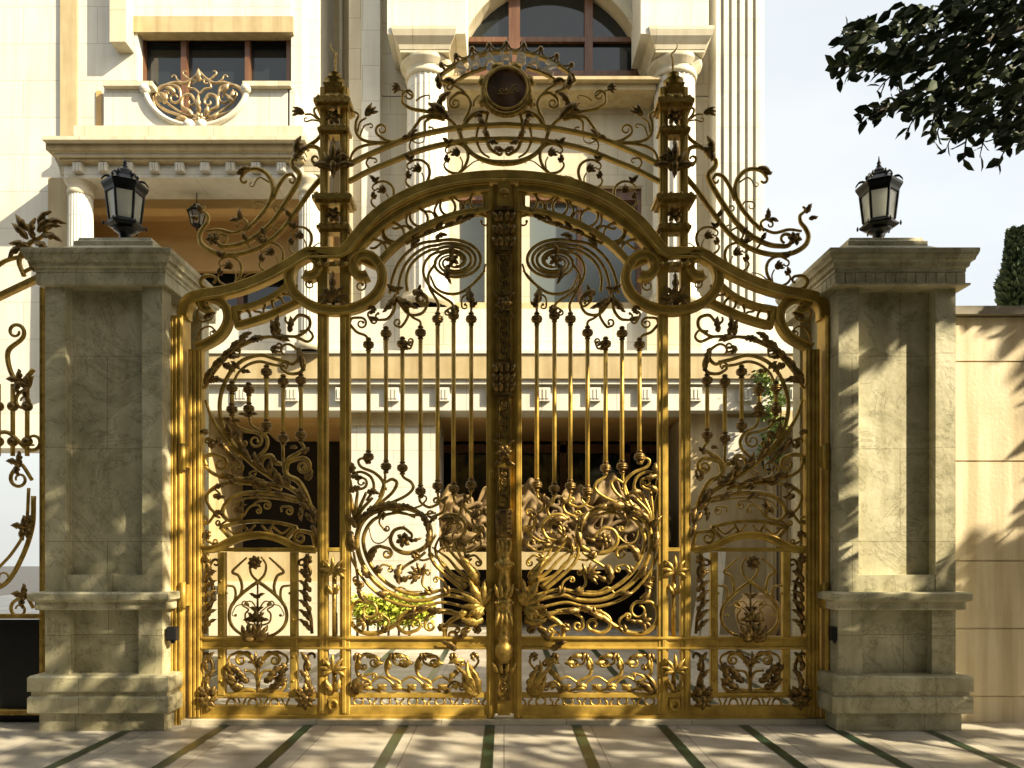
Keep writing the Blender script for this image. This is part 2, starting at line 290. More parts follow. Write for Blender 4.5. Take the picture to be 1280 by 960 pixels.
# ------------------------------------------------------------------ gate piers
def pier(cx, name_side, label):
    t = thing('gate_pier', label, 'gate pier', (cx, .19, 0), 'stone piers either side of the gate')
    cy = .19; h = .41
    def sq(b, prof): b.lathe([(r, z) for r, z in prof], cx, cy, 4, math.pi/4, True, smooth=False)
    b = MB(); sq(b, [(.435, -.1), (.435, .155)]); b.build('plinth', 'marble', t)
    b = MB(); sq(b, [(.48, .127), (.487, .135), (.487, .236), (.478, .247), (.46, .249)]); sq(b, [(.47, .25), (.47, .28)]); sq(b, [(.487, .281), (.487, .375), (.475, .388), (.42, .39)]); b.build('base_course', 'marble', t)
    def panelled(z0, z1, fl, rec, core, fr, k0, k1):
        b = MB(); b.box(cx-core, cx+core, cy-core, cy+core, z0, z1)
        P = MB()
        g = h-fr                                               # half-width of the recess
        for sx in (-1, 1):
            for sy in (-1, 1):
                x0, x1 = sorted((cx+sx*g, cx+sx*h)); y0, y1 = sorted((cy+sy*g, cy+sy*h)); b.box(x0, x1, y0, y1, z0, z1)
        for za, zb in ((z0, z0+k0), (z1-k1, z1)):
            if zb > za:
                q = h-.004; b.box(cx-q, cx+q, cy-q, cy+q, za+.0005, zb-.0005)
        return b
    panelled(.95, 3.115, 0, 0, h-.085, .14, .135, .005).build('shaft', 'marble', t)
    panelled(.385, .845, 0, 0, h-.07, .165, .004, .004).build('pedestal', 'marble', t)
    b = MB(); sq(b, [(.45, .842), (.455, .85), (.455, .897), (.47, .905), (.485, .915), (.485, .956), (.475, .966), (.40, .968)]); b.build('middle_ledge', 'marble', t)
    b = MB(); sq(b, [(.44, 3.105), (.45, 3.11), (.45, 3.19), (.40, 3.195)]); b.build('frieze', 'marble', t)
    if name_side > 0:
        b2 = MB()
        for k in range(13):
            u = -.42+k*.07
            b2.box(cx+u-.031, cx+u+.031, cy-.4545, cy-.445, 3.112, 3.186)
            b2.box(cx-.4545, cx-.445, cy+u-.031, cy+u+.031, 3.112, 3.186)
        b2.build('dentil', 'marble', t); 
        b2 = MB(); sq(b2, [(.47, 3.092), (.475, 3.097), (.475, 3.108), (.46, 3.1115)]); b2.build('moulding', 'marble', t)
    b = MB(); sq(b, [(.44, 3.19), (.455, 3.193), (.455, 3.215), (.47, 3.225), (.475, 3.25), (.485, 3.262), (.495, 3.262), (.50, 3.28), (.51, 3.30), (.515, 3.318), (.515, 3.337), (.505, 3.342), (.38, 3.392), (.30, 3.398)]); b.build('cornice', 'marble', t)
    b = MB(); sq(b, [(.335, 3.385), (.335, 3.412), (.325, 3.418), (.29, 3.44), (.285, 3.446), (.285, 3.478), (.265, 3.49), (.26, 3.512), (.25, 3.516), (.12, 3.518)]); b.build('cap', 'marble', t)
    return t
PLX, PRX = (129.5-630)/178.4, (1121.5-630)/178.4
pier(PLX, -1, 'greenish marble gate pier left of the gate, mostly in leaf shade')
pier(PRX, 1, 'tan marble gate pier with a toothed frieze, right of the gate')

# pier lanterns
def lantern(cx, label, rot):
    z0 = 3.517; cy = .19
    t = thing('pier_lantern', label, 'lantern', (cx, cy, z0), 'black lanterns on the gate piers'); n = 6
    b = MB(); b.lathe([(.105, z0), (.105, z0+.012), (.075, z0+.025), (.045, z0+.06), (.038, z0+.085), (.05, z0+.10), (.045, z0+.11), (.085, z0+.128), (.10, z0+.14)], cx, cy, 20); b.build('foot', 'black_iron', t)
    b = MB(); b.lathe([(.06, z0+.13), (.135, z0+.15), (.150, z0+.158), (.150, z0+.17), (.128, z0+.182), (.118, z0+.195), (.09, z0+.2)], cx, cy, n, rot, smooth=False)
    for k in range(n):
        a = rot+k*math.pi/3; x, y = cx+.150*math.cos(a), cy+.150*math.sin(a); 
        b.lathe([(.004, z0+.15), (.010, z0+.163), (.004, z0+.18)], x+.012*math.cos(a), y+.012*math.sin(a), 8)
    b.build('tray', 'black_iron', t)
    b = MB()
    for k in range(n):
        a = rot+k*math.pi/3
        r0, r1 = .118, .143
        for q in range(6):
            pass
        rings = []
        for zz, rr in ((z0+.195, r0), (z0+.37, r1)):
            x, y = cx+rr*math.cos(a), cy+rr*math.sin(a); rings.append([(x+.011*math.cos(a+c), y+.011*math.sin(a+c), zz) for c in np.linspace(0, 2*math.pi, 6, endpoint=False)])
        b.rings(rings, smooth=False)
    b.build('cage', 'black_iron', t)
    for k in range(n):
        a0 = rot+k*math.pi/3; a1 = a0+math.pi/3; P = MB()
        pts = [(cx+r*math.cos(a), cy+r*math.sin(a), z) for r, z, a in ((.112, z0+.195, a0), (.112, z0+.195, a1), (.137, z0+.37, a1), (.137, z0+.37, a0))]
        pi = [(cx+(x-cx)*.97, cy+(y-cy)*.97, z) for x, y, z in pts]
        P.add(pts+pi, [(0, 1, 2, 3), (7, 6, 5, 4), (0, 4, 5, 1), (1, 5, 6, 2), (2, 6, 7, 3), (3, 7, 4, 0)], False); P.build('pane', 'frosted', t)
    b = MB(); b.lathe([(.10, z0+.362), (.150, z0+.366), (.158, z0+.385), (.178, z0+.41), (.182, z0+.425), (.165, z0+.432), (.125, z0+.45), (.10, z0+.47), (.092, z0+.49), (.07, z0+.50), (.066, z0+.515), (.04, z0+.53), (.03, z0+.54), (.012, z0+.55)], cx, cy, n, rot, smooth=False)
    for k in range(n):
        a = rot+k*math.pi/3; pp = [(cx+r*math.cos(a), cy+r*math.sin(a), z0+z) for r, z in ((.10, .462), (.125, .47), (.15, .468), (.168, .452), (.178, .44))]
        rings = [[(x+.008*math.cos(c)*-math.sin(a), y+.008*math.cos(c)*math.cos(a), z+.008*math.sin(c)) for c in np.linspace(0, 6.283, 6, endpoint=False)] for x, y, z in pp]; b.rings(rings)
        b.lathe([(.004, z0+.475), (.011, z0+.487), (.004, z0+.505)], cx+.095*math.cos(a), cy+.095*math.sin(a), 8)
    b.build('roof', 'black_iron', t)
    b = MB(); b.lathe([(.015, z0+.54), (.022, z0+.55), (.012, z0+.562), (.018, z0+.57), (.008, z0+.585), (.003, z0+.615)], cx, cy, 12); b.build('finial', 'black_iron', t)
    t.scale = (.9, .9, 1.17)
    b = MB(); b.lathe([(.02, z0+.195), (.025, z0+.22), (.055, z0+.24), (.066, z0+.27), (.055, z0+.30), (.02, z0+.318)], cx, cy, 16); b.build('bulb', 'bulb', t)
lantern(PLX-.06, 'black six-sided lantern on the left gate pier, in front of the loggia', R(25))
lantern(PRX+.08, 'black six-sided lantern on the right gate pier, against the sky', R(35))
for sx, lab in ((-1, 'small black sensor box beside the left gate jamb'), (1, 'small black sensor box beside the right gate jamb')):
    X = sx*2.345; z = HZ+(CY-788)*U; t = thing('gate_sensor', lab, 'sensor', (X, -.14, z), 'sensor boxes on the gate jambs')
    b = MB(); b.box(X-.028, X+.028, -.20, -.13, z-.045, z+.045); b.box(X-.034, X+.034, -.195, -.14, z-.052, z+.04); b.build('housing', 'black_plastic', t)
    b = MB(); b.lathe([(.016, z-.05), (.016, z-.07), (.008, z-.075)], X, -.165, 12); b.build('cable_gland', 'black_plastic', t)

# ------------------------------------------------------------------ ornaments shared by gate and fence
def flower_scroll(tb, lb, x, y, s=1.0, f=1, Y=0.0):
    """C-scroll with flower, bud and tendril; f=1 as on the left half"""
    q = lambda P: [(x+f*a*s, y+c*s) for a, c in P]
    tb.tube(scroll_path(q([(0, 0), (8, -9), (12, -20), (10, -30), (3, -36), (-6, -37), (-14, -33)]), (4.5*s, -f, .7)), [2.0*s, 2.1*s, 1.5*s, .9*s], Y=Y)
    tb.tube(scroll_path(q([(0, 0), (-8, -1), (-15, -5), (-18, -11), (-15, -16)])), [2.0*s, 1.6*s, 1.0*s], Y=Y)
    tb.tube(scroll_path(q([(4, -2), (12, -9), (20, -15), (28, -17)]), (2.6*s, f, .6)), [1.1*s, .8*s, .5*s], 6, Y=Y)
    tb.tube(cr(q([(4, -5), (5, -14), (2, -21)])), [1.1*s, .9*s], 6, Y=Y)
    A = lambda a: a if f > 0 else 180-a
    for a in (150, 128, 172, 106): lb.leaf(x+f*1*s, y-22*s, A(a), 11*s, 5*s, f*20, 2, Y-.012)
    lb.leaf(x-f*15*s, y-14*s, A(95), 10*s, 6*s, -f*30, 2, Y-.008); lb.leaf(x-f*15*s, y-14*s, A(35), 7*s, 5*s, f*30, 2, Y-.008)
    lb.leaf(x-f*12*s, y-35*s, A(115), 12*s, 6*s, f*40, 2, Y-.008); lb.leaf(x-f*12*s, y-35*s, A(70), 9*s, 5*s, -f*40, 2, Y-.008)
def palmette(lb, x, y, s, ang=90, n=7, spread=150, Y=-.01, W=.3):
    for k in range(n):
        u = k/(n-1)-.5; lb.leaf(x, y, ang+u*spread, s*(1-.35*abs(u)*1.4), s*W, u*120, 2, Y-.01*(1-abs(u)))
def rosette(lb, x, y, r, Y=-.02, n=7, rot=0):
    for k in range(n): lb.leaf(x, y, rot+k*360/n, r, r*.75, 25, 2, Y, .35)
    lb.ball(x, y, r*.32, Y-.02)
def bead_row(b, pts, r, Y=0):
    for x, y in pts: b.ball(x, y, r, Y, 8)

# ------------------------------------------------------------------ fixed gate frame: jambs, arch, twin posts with towers, overthrow
frame = thing('arched_gateway', 'tall gold wrought-iron arch frame with scrolled overthrow and two post towers', 'gateway')
def fp(b, name, m='gold', mirror=True, parent=None):
    o = b.build(name, m, parent or frame)
    return o
halves = []
def half(b, name, m='scroll_gold', parent=None):
    o = b.build(name, m, parent or frame); 
    if parent is None: halves.append(o)
    return o
arch = cr([(226, 400), (226.5, 388), (231, 377), (241, 369), (258, 364.5), (280, 361), (305, 354), (332, 343), (356, 330), (374, 319)], 6).tolist()+[(384, 313.5), (386, 312.8)]
archB = [(427, 312.8)]+cr([(429, 311), (441, 296), (457, 277), (478, 259), (504, 243.5), (533, 231.5), (565, 223.5), (598, 219), (630, 217.5)], 6).tolist()
Pa = np.array(arch+archB)
def offset(P, d):
    P = np.asarray(P, float); T = np.gradient(P, axis=0); T /= np.linalg.norm(T, axis=1, keepdims=True); return P+np.stack([-T[:, 1], T[:, 0]], 1)*d
b = MB(); b.bar(offset(Pa, 5.5), 11, .11, 0, .18); half(b, 'arch_band', 'gold')
b = MB(); b.tube(offset(Pa, .5), 2.0, 8, -.045); b.tube(offset(Pa, 11.5), 2.2, 8, -.05); half(b, 'arch_moulding', 'gold')
b = MB(); b.bar([(226, 906), (226, 398)], 15, .15, 0, .12); 
for x in (221, 226, 231): b.bar([(x, 904), (x, 402)], 3.0, .02, -.078, .4)
half(b, 'jamb', 'gold')
for y in (560, 730):
    b = MB(); b.gbox(231, 241, y, y+26, -.1, -.05); b.tube([(236, y-3), (236, y+29)], 3.2, 10, -.095); half(b, 'hinge', 'gold')
# tower posts above the arch
for x in (406, 431):
    b = MB(); b.bar([(x, 309), (x, 112)], 10, .06, 0, .15); b.bar([(x, 309), (x, 112)], 4, .075, 0, .2); half(b, 'tower_post', 'gold')
def cap_box(y0, y1, x0, x1, dep, name='collar'):
    b = MB(); b.gbox(x0, x1, y0, y1, -dep, dep); b.gbox(x0+3, x1-3, y1, y1+4, -dep+.02, dep-.02); b.gbox(x0+2, x1-2, y0-3, y0, -dep+.015, dep-.015)
    bead_row(b, [(x, y0-2) for x in np.linspace(x0+6, x1-6, 4)], 2.4, -dep+.01); half(b, name, 'cast_gold')
cap_box(132, 137, 396, 441, .1); cap_box(164, 168, 399, 438, .06); cap_box(251, 256, 394, 443, .1); cap_box(285, 289, 398, 439, .06)
b = MB(); x0, z0 = G(418.5, 128); 
b.lathe([(.07, z0), (.08, z0+.02), (.06, z0+.05), (.095, z0+.09), (.10, z0+.105), (.07, z0+.11)], x0, 0, 4, math.pi/4, smooth=False)
b.lathe([(.06, z0+.12), (.05, z0+.14), (.075, z0+.15), (.03, z0+.165), (.025, z0+.19), (.045, z0+.2), (.012, z0+.22)], x0, 0, 12); half(b, 'tower_cap', 'cast_gold')
b = MB(); b.tube(cr([(419, 94), (419, 76), (420.5, 68), (416, 63), (413.5, 58), (414, 54)]), [1.6, 1.4, .9, .5], 7); half(b, 'finial', 'cast_gold')
b = MB(); rosette(b, 418.5, 150, 10, -.03, 6); half(b, 'rosette', 'bronze')
b = MB(); rosette(b, 418.5, 271, 10, -.03, 6); half(b, 'rosette', 'bronze')
b = MB()
for a in (40, 70, 90, 110, 140): b.leaf(418.5, 216, a, 26 if a != 90 else 40, 9, (90-a)*-1.1, 3, -.03)
for a in (215, 325): b.leaf(418.5, 203, a-180 if a == 215 else a-360+72, 20, 8, 60 if a == 215 else -60, 3, -.03)
b.leaf(418.5, 196, -90, 30, 10, 0, 3, -.03); b.leaf(410, 208, 205, 18, 8, -50, 3, -.03); b.leaf(427, 208, -25, 18, 8, 50, 3, -.03)
half(b, 'palmette', 'bronze')
# overthrow rails
up_rail = [(436, 206), (453, 197), (470, 189.5), (510, 173), (545, 164.5), (580, 159), (630, 156)]
lo_rail = [(436, 227), (463, 213), (495, 200), (525, 188), (555, 180.5), (590, 175.5), (630, 174)]
b = MB(); b.bar(cr(up_rail), 5, .035); half(b, 'overthrow_rail', 'gold')
b = MB(); b.bar(cr(lo_rail), 5, .035); half(b, 'overthrow_rail', 'gold')
def scroll_part(paths, name='scroll', leaves=None, m='scroll_gold', store=half, parent=None, lm='bronze'):
    b = MB()
    for P, r in paths: b.tube(P, r)
    o = store(b, name, m, parent) if parent is not None else store(b, name, m)
    if leaves:
        lb = MB(); leaves(lb); lo = lb.build('acanthus', lm, o)
    return o
S = scroll_path
# crest of the overthrow
def lv(lb):
    lb.leaf(560, 150, 130, 30, 11, 30, 4, -.02); lb.leaf(548, 138, 75, 26, 9, -50, 3, -.02); lb.leaf(552, 142, 165, 20, 8, 40, 3, -.02)
    for a in (140, 165, 190, 215): lb.leaf(501, 112, a, 11, 5, 15, 2, -.02)
scroll_part([(S([(575, 165), (565, 152), (549, 142), (532, 139), (515, 136), (504, 129), (503, 121)], (8, 1, 1.1)), [2.6, 2.4, 2.0, 1.0]),
             (S([(516, 121), (508, 115), (499, 112)]), [1.4, 1.2]), (S([(520, 126), (527, 121), (534, 119)], (3, 1, .5)), [1.2, .7])], leaves=lv)
scroll_part([(S([(557, 147), (542, 144.5), (528, 147), (521, 155), (512, 167), (496, 176.5), (484, 175.5), (474, 170)], (8.5, 1, 1.3)), [2.4, 2.2, 2.0, 1.0])])
scroll_part([(S([(556, 150), (541, 147), (532, 152), (531, 161)], (6.5, -1, .9)), [2.0, 1.8, 1.0])])
def lv(lb): lb.leaf(569, 106, 150, 16, 7, 50, 3, -.02); lb.leaf(551, 113, 120, 20, 8, -60, 3, -.02)
scroll_part([(S([(577, 163), (581, 150), (586.5, 138), (588, 128), (583, 119), (573, 116.5), (565, 122)], (8, -1, 1.4)), [2.4, 2.2, 1.9, 1.0]),
             (S([(588, 127), (581, 116), (570, 108), (560, 103)], (4, -1, .5)), [2.0, 1.6, 1.0])], leaves=lv)
scroll_part([(S([(580, 157), (588, 146), (599, 140.5), (610, 141.5)]), [3.2, 3.0, 2.2]), (S([(592, 133), (593, 126), (597, 121)], (3.5, 1, .8)), [1.6, 1.2])])
def lv(lb):
    for t_, a in ((600, 150), (606, 165), (611, 178), (619, 187)): lb.leaf(t_-1, a, -70 if a < 170 else -35, 14, 7, 35, 3, -.03)
    lb.leaf(603, 148, 150, 11, 6, 80, 2, -.02)
scroll_part([(S([(574, 164), (579, 178), (588, 190), (601, 198.5), (616, 203), (630, 204)]), [3, 3, 4.0]),
             (S([(610, 141), (607, 156), (608, 172), (613, 186), (623, 193)], (3, -1, .7)), [2.2, 2.6, 1.2]),
             (S([(603, 150), (597, 163), (596, 176), (602, 190), (612, 197)]), [1.6, 1.8, 1.2]),
             (S([(581, 181), (588, 173), (595, 172)], (3.5, 1, .6)), [1.4, 1.0])], leaves=lv)
# flowers between overthrow and arch
for x, y, s in ((481, 262, .95), (525, 237, 1.0), (573, 217, 1.0)):
    tb, lb = MB(), MB(); flower_scroll(tb, lb, x, y, s, 1, 0.0); o = half(tb, 'flower_scroll', 'scroll_gold'); lb.build('flower', 'bronze', o)
# little tendrils between the rails
def lv(lb): lb.leaf(514, 172, 60, 12, 5, -40, 2, -.02); lb.leaf(512, 173, 170, 9, 5, 30, 2, -.02)
scroll_part([(S([(516, 192), (512, 184), (514, 176), (521, 173)]), [1.5, 1.2, .9]), (S([(514, 175), (522, 179), (529, 177), (531, 171)]), [1.0, .6])], name='tendril', leaves=lv)
scroll_part([(S([(462, 211), (458, 204), (461, 198), (468, 198)], (3, 1, .6)), [1.5, 1.2, .9])], name='tendril')
# scrolls at the tower heads
def lv(lb):
    for a in (10, 30, 55): lb.leaf(457, 146, a, 17, 5.5, 10, 2, -.02)
scroll_part([(S([(438, 138), (448, 143), (445, 153), (445, 164), (452, 174), (468, 178), (490, 177.5), (508, 171)]), [1.2, 1.8, 2.0, 2.2, 2.2]), (S([(447, 165), (450, 153), (458, 147)]), [1.4, 1.2]),
             (S([(450, 170), (455, 158), (462, 155)], (3, 1, .7)), [1.2, .8])], leaves=lv)
scroll_part([(S([(437, 203), (441, 191), (450, 184), (466, 180), (490, 179)]), [1.6, 1.9, 1.6])])
def lv(lb):
    for a in (170, 150, 190): lb.leaf(381, 143, a, 15, 5.5, 10, 2, -.02)
    lb.leaf(372, 196, 95, 24, 9, -40, 3, -.02); lb.leaf(373, 196, 60, 16, 8, -60, 3, -.02); lb.leaf(371, 192, 265, 12, 8, 20, 2, -.02)
scroll_part([(S([(401, 134), (393, 136), (394, 143), (401, 153), (403, 164), (396, 175), (383, 184), (372, 194)]), [1.2, 1.6, 2.2, 2.4, 3.0]), (S([(396, 148), (389, 143), (381, 143)]), [1.4, 1.2]), (S([(398, 151), (390, 150), (384, 152)], (3, 1, .7)), [1.2, .8])], leaves=lv)
# outer wings
wingA = S([(402, 222), (387, 240), (370, 264), (352, 288), (332, 305), (312, 314.5), (290, 318.5), (269, 316), (254, 307), (249.5, 296), (253, 286), (259, 278), (260, 270), (255, 265)], (4, 1, .4))
scroll_part([(wingA, [3.4, 3.4, 3.4, 3.2, 2.6, 1.4])], 'wing_scroll', lambda lb: (lb.leaf(253, 268, 100, 13, 7, 40, 2, -.02), lb.leaf(250, 274, 190, 11, 6, -40, 2, -.02)))
wingB = S([(374, 196), (366, 200), (366, 208), (374, 217), (373, 226), (364, 242), (352, 261), (338, 280), (318, 297), (298, 306), (280, 308)], (9, 1, 1.0, .5), start=None)
scroll_part([(wingB, [2.4, 3.6, 3.6, 3.6, 3.2, 1.5]), (S([(373, 195), (383, 184), (397, 185), (401, 196)], (7, 1, 1.1)), [3.0, 2.8, 2.2, 1.2])], 'wing_scroll', lambda lb: rosette(lb, 268, 300, 9, -.02, 6))
wingC = S([(308, 288), (322, 274), (335, 257), (341, 240), (338, 224), (329, 214), (318, 211), (308, 214), (302, 221)], (5, -1, .6))
scroll_part([(wingC, [2.6, 3.2, 3.0, 2.4, 1.4]), (S([(336, 228), (326, 222), (320, 226), (318, 231)], (3.5, 1, .8)), [1.2, .9, .6]), (S([(333, 262), (330, 253), (322, 252)], (5.5, -1, .9)), [1.3, 1.0, .6])], 'wing_scroll', lambda lb: (lb.leaf(314, 212, 190, 18, 8, 30, 3, -.02), lb.leaf(306, 217, 220, 11, 6, -90, 2, -.02)))
wingD = S([(341, 250), (348, 233), (356, 221), (364, 218), (368, 222)], (4.5, 1, .7))
scroll_part([(wingD, [2.8, 2.4, 1.2])], 'wing_scroll')
wingE = S([(308, 285), (292, 291), (274, 287), (258, 289)]); 
scroll_part([(wingE, [1.6, 2.2, 1.6]), (S([(305, 289), (309, 279), (303, 274), (296, 277)], (4, -1, .8)), [1.8, 1.6, .9])], 'wing_scroll', lambda lb: (lb.leaf(303, 276, 110, 14, 7, -30, 2, -.02), lb.leaf(300, 277, 165, 12, 6, 50, 2, -.02)))
for P in (((357, 282), (362, 272), (356, 262), (348, 264)), ((338, 303), (331, 294), (338, 285), (346, 288)), ((314, 311), (308, 301), (316, 296), (322, 301))):
    scroll_part([(S(P, (4.5, 1 if P[0][0] > 350 else -1, .9)), [1.5, 1.3, .8])], 'tendril', lambda lb, P=P: lb.leaf(P[1][0], P[1][1], 100, 10, 6, 40, 2, -.02))
for x, y, s in ((378, 319, .95), (342, 341, 1.0), (290, 358, 1.0)):
    tb, lb = MB(), MB(); flower_scroll(tb, lb, x, y, s, 1, 0.0); o = half(tb, 'flower_scroll', 'scroll_gold'); lb.build('flower', 'bronze', o)
scroll_part([(S([(284, 360), (268, 362), (256, 360), (251, 352), (256, 345), (265, 345)], (5, 1, .5)), [2.4, 3, 2.4, 1.4])], 'wing_scroll')
for o in halves: mirror_tree(o, frame)
# medallion and arched name sign (not mirrored)
mc = (633, 119); mx, mz = G(*mc)
def disc(b, px, py, r, Y0, Y1, n=40):
    x, z = G(px, py); r *= U
    b.rings([[(x+rr*math.cos(t), yy, z+rr*math.sin(t)) for t in np.linspace(0, 2*math.pi, n, endpoint=False)] for rr, yy in ((r*.97, Y1), (r, Y1-.004), (r, Y0+.004), (r*.96, Y0))], smooth=False)
b = MB(); b.tube([(mc[0]+29*math.cos(t), mc[1]+29*math.sin(t)) for t in np.linspace(0, 2*math.pi, 64, endpoint=False)], 4.0, 10, -.045, .9, loop=True)
b.tube([(mc[0]+25.5*math.cos(t), mc[1]+25.5*math.sin(t)) for t in np.linspace(0, 2*math.pi, 64, endpoint=False)], 1.5, 8, -.085, loop=True)
for k in range(8):
    a = 2*math.pi*(k+.5)/8; c, s_ = math.cos(a), math.sin(a)
    if k in (1, 2): continue
    p0 = np.array((mc[0]+33.5*c, mc[1]+33.5*s_)); tt = np.array((-s_, c))*6; b.tube([p0-tt, p0+tt], 3.6, 10, -.045)
med = b.build('medallion_ring', 'cast_gold', frame)
b = MB(); disc(b, mc[0], mc[1], 26.5, -.065, .02); dsk = b.build('medallion_disc', 'medal', frame)
b = MB()                                                       # handwritten name on the disc
for P in ([(625, 121), (627, 118), (629, 120), (628, 122.5), (625, 122.5), (624, 120)], [(630, 122), (633, 117.5), (634, 122), (636.5, 119), (636.5, 122), (640, 121)], [(636, 122.5), (641, 114.5), (646, 112.5)], [(640, 121.5), (644, 117.5), (646, 118.5), (643.5, 121), (648, 121)], [(622, 124.5), (632, 124), (642, 123)]):
    b.tube(cr(P, 5), .55, 6, -.068)
b.build('emblem_script', 'cast_gold', dsk)
ac = (633, 195)
def arc(r, a0, a1, n=28): return [(ac[0]+r*math.sin(R(t)), ac[1]-r*math.cos(R(t))) for t in np.linspace(a0, a1, n)]
def ap(r, t): return (ac[0]+r*math.sin(R(t)), ac[1]-r*math.cos(R(t)))
b = MB(); b.bar(arc(128, -40, 41), 3.4, .035, -.02); sg = b.build('name_sign', 'cast_gold', frame)
b = MB(); b.bar(arc(110.5, -35, -13), 2.6, .03, -.02); b.tube(S([ap(110.5, -34.8), ap(109, -37), ap(107, -39.5)], (3.5, 1, .7)), [1.8, 1.4, 1], 8, -.02); b.build('sign_border', 'cast_gold', sg)
b = MB(); b.bar(arc(110.5, 13, 33), 2.6, .03, -.02); b.bar([ap(128, 40), (718, 104), (708, 112), (694, 119)], 3.4, .035, -.02); b.build('sign_border', 'cast_gold', sg)
b = MB(); b.bar([ap(128, -39), (551, 104), (563, 108)], 3, .035, -.02); b.build('sign_border', 'cast_gold', sg)
for chx, a in zip('SHAHBAZ', (-28, -19.5, -10, 0, 8.8, 17.5, 26.6)):
    cu = bpy.data.curves.new('letter', 'FONT'); cu.body = chx; cu.size = 17.5*U; cu.extrude = .014; cu.bevel_depth = .0015; cu.align_x = 'CENTER'; cu.offset = .003; cu.resolution_u = 5
    to = bpy.data.objects.new('letter_tmp', cu); col.objects.link(to); bpy.context.view_layer.update()
    me = bpy.data.meshes.new_from_object(to.evaluated_get(bpy.context.evaluated_depsgraph_get())); bpy.data.objects.remove(to)
    x, z = G(*ap(113, a))
    me.transform(Matrix.Translation((x, -.035, z)) @ Matrix.Rotation(R(a), 4, 'Y') @ Matrix.Rotation(R(90), 4, 'X') @ Matrix.Diagonal((1.22, 1, 1, 1))); me.materials.clear(); me.materials.append(M['letter_gold'])
    lo = bpy.data.objects.new('letter', me); col.objects.link(lo); lo.parent = sg
for k in range(9):
    a = -36+k*9; b = MB()
    b.tube([ap(129, a), ap(135, a)], [1.4, 2.2], 8, -.02); b.ball(*ap(138, a), 3.6, -.02, 10)
    if k < 8: b.tube(S([ap(136, a+1.4), ap(132.5, a+2.2), ap(131, a+4.5), ap(132.5, a+6.8), ap(136, a+7.6)]), 1.2, 6, -.02)
    b.build('crown_knob', 'bronze', sg)

# ------------------------------------------------------------------ gate leaf (left one, then its mirror image)
LAB = 'gold wrought-iron gate leaf of scrolls and slim knobbed bars'
leafL = thing('gate_leaf', 'left gold gate leaf, carrying the ornate central cover column', 'gate leaf', (0, 0, 0), 'pair of gold gate leaves')
leafR = thing('gate_leaf', 'right gold gate leaf, brightly sunlit at its lower middle', 'gate leaf', (0, 0, 0), 'pair of gold gate leaves')
parts = []
def gp(b, name, m='gold', parent=None):
    o = b.build(name, m, parent or leafL)
    if parent is None: parts.append(o)
    return o
def gs(paths, leaves=None, name='scroll', m='scroll_gold', Y=0, lm='bronze'):
    b = MB()
    for P, r in paths:
        b.tube(P, r, 8, Y)
        if len(P) > 20 and np.linalg.norm(P[-1]-P[-3]) < 3.2: b.ball(P[-1][0], P[-1][1], 1.9, Y, 8)
    o = gp(b, name, m)
    if leaves: lb = MB(); leaves(lb); lb.build('acanthus', lm, o)
    return o
# stiles, posts, rails
b = MB(); b.bar([(246, 896), (246, 438)], 17, .07, 0, .12)
for x in (241, 246, 251): b.bar([(x, 895), (x, 440)], 3.2, .02, -.036, .4)
gp(b, 'hinge_stile')
b = MB(); b.bar([(613, 896), (613, 236)], 10, .07, 0, .15); b.bar([(613, 896), (613, 236)], 4, .088, 0, .3); gp(b, 'meeting_stile')
for x in (404, 432):
    b = MB(); b.bar([(x, 892), (x, 318)], 12.5, .06, 0, .14); b.bar([(x-1, 890), (x-1, 398)], 5, .076, 0, .3); gp(b, 'post')
b = MB(); b.bar([(254, 889.5), (608, 889.5)], 17, .05, 0, .12); b.bar([(254, 895), (608, 895)], 5, .075); gp(b, 'bottom_rail')
b = MB(); b.bar([(254, 803), (608, 803)], 13, .05, 0, .15); b.bar([(254, 797), (608, 797)], 3.2, .085, 0, .4); b.bar([(254, 809.5), (608, 809.5)], 3, .085, 0, .4); gp(b, 'middle_rail')
b = MB(); b.bar([(254, 868.5), (608, 868.5)], 6.5, .046, 0, .2); gp(b, 'lower_rail')
b = MB(); b.bar([(254, 687), (398, 687)], 5, .052); b.bar([(410, 687), (426, 687)], 5, .052); gp(b, 'upper_rail')
# arched top rails
oArc = cr([(440, 330), (447, 314), (462, 297), (481, 281), (504, 266), (531, 253), (560, 244), (590, 238.5), (612, 237)], 6)
iArc = cr([(471, 333), (486, 316), (504, 300.5), (527, 286.5), (553, 275), (580, 267.5), (612, 263)], 6)
b = MB(); b.bar(oArc, 9, .075, 0, .2); b.tube(offset(oArc, 4.2), 1.6, 6, -.042); b.tube(offset(oArc, -4.2), 1.6, 6, -.042); gp(b, 'arch_rail')
b = MB(); b.bar(iArc, 7, .075, 0, .2); b.tube(offset(iArc, 3.6), 1.4, 6, -.042); gp(b, 'arch_rail')
b = MB(); b.bar([(444, 322), (472, 335)], 6, .06); b.bar([(606, 238), (606, 264)], 5, .06); gp(b, 'arch_tie')
oSide = cr([(274, 410), (300, 392), (330, 379), (352, 367), (368, 354)], 6)
sA = cr([(296, 387), (320, 382), (345, 370), (366, 352)], 6); sB = cr([(300, 408), (330, 399), (355, 388), (378, 377)], 6)
b = MB(); b.bar(sA, 7, .07, 0, .2); gp(b, 'arch_rail'); b = MB(); b.bar(sB, 7, .07, 0, .2); b.tube(offset(sB, -3.4), 1.3, 6, -.04); gp(b, 'arch_rail')
b = MB(); b.bar([(293, 384), (298, 411)], 6, .06); gp(b, 'arch_tie')
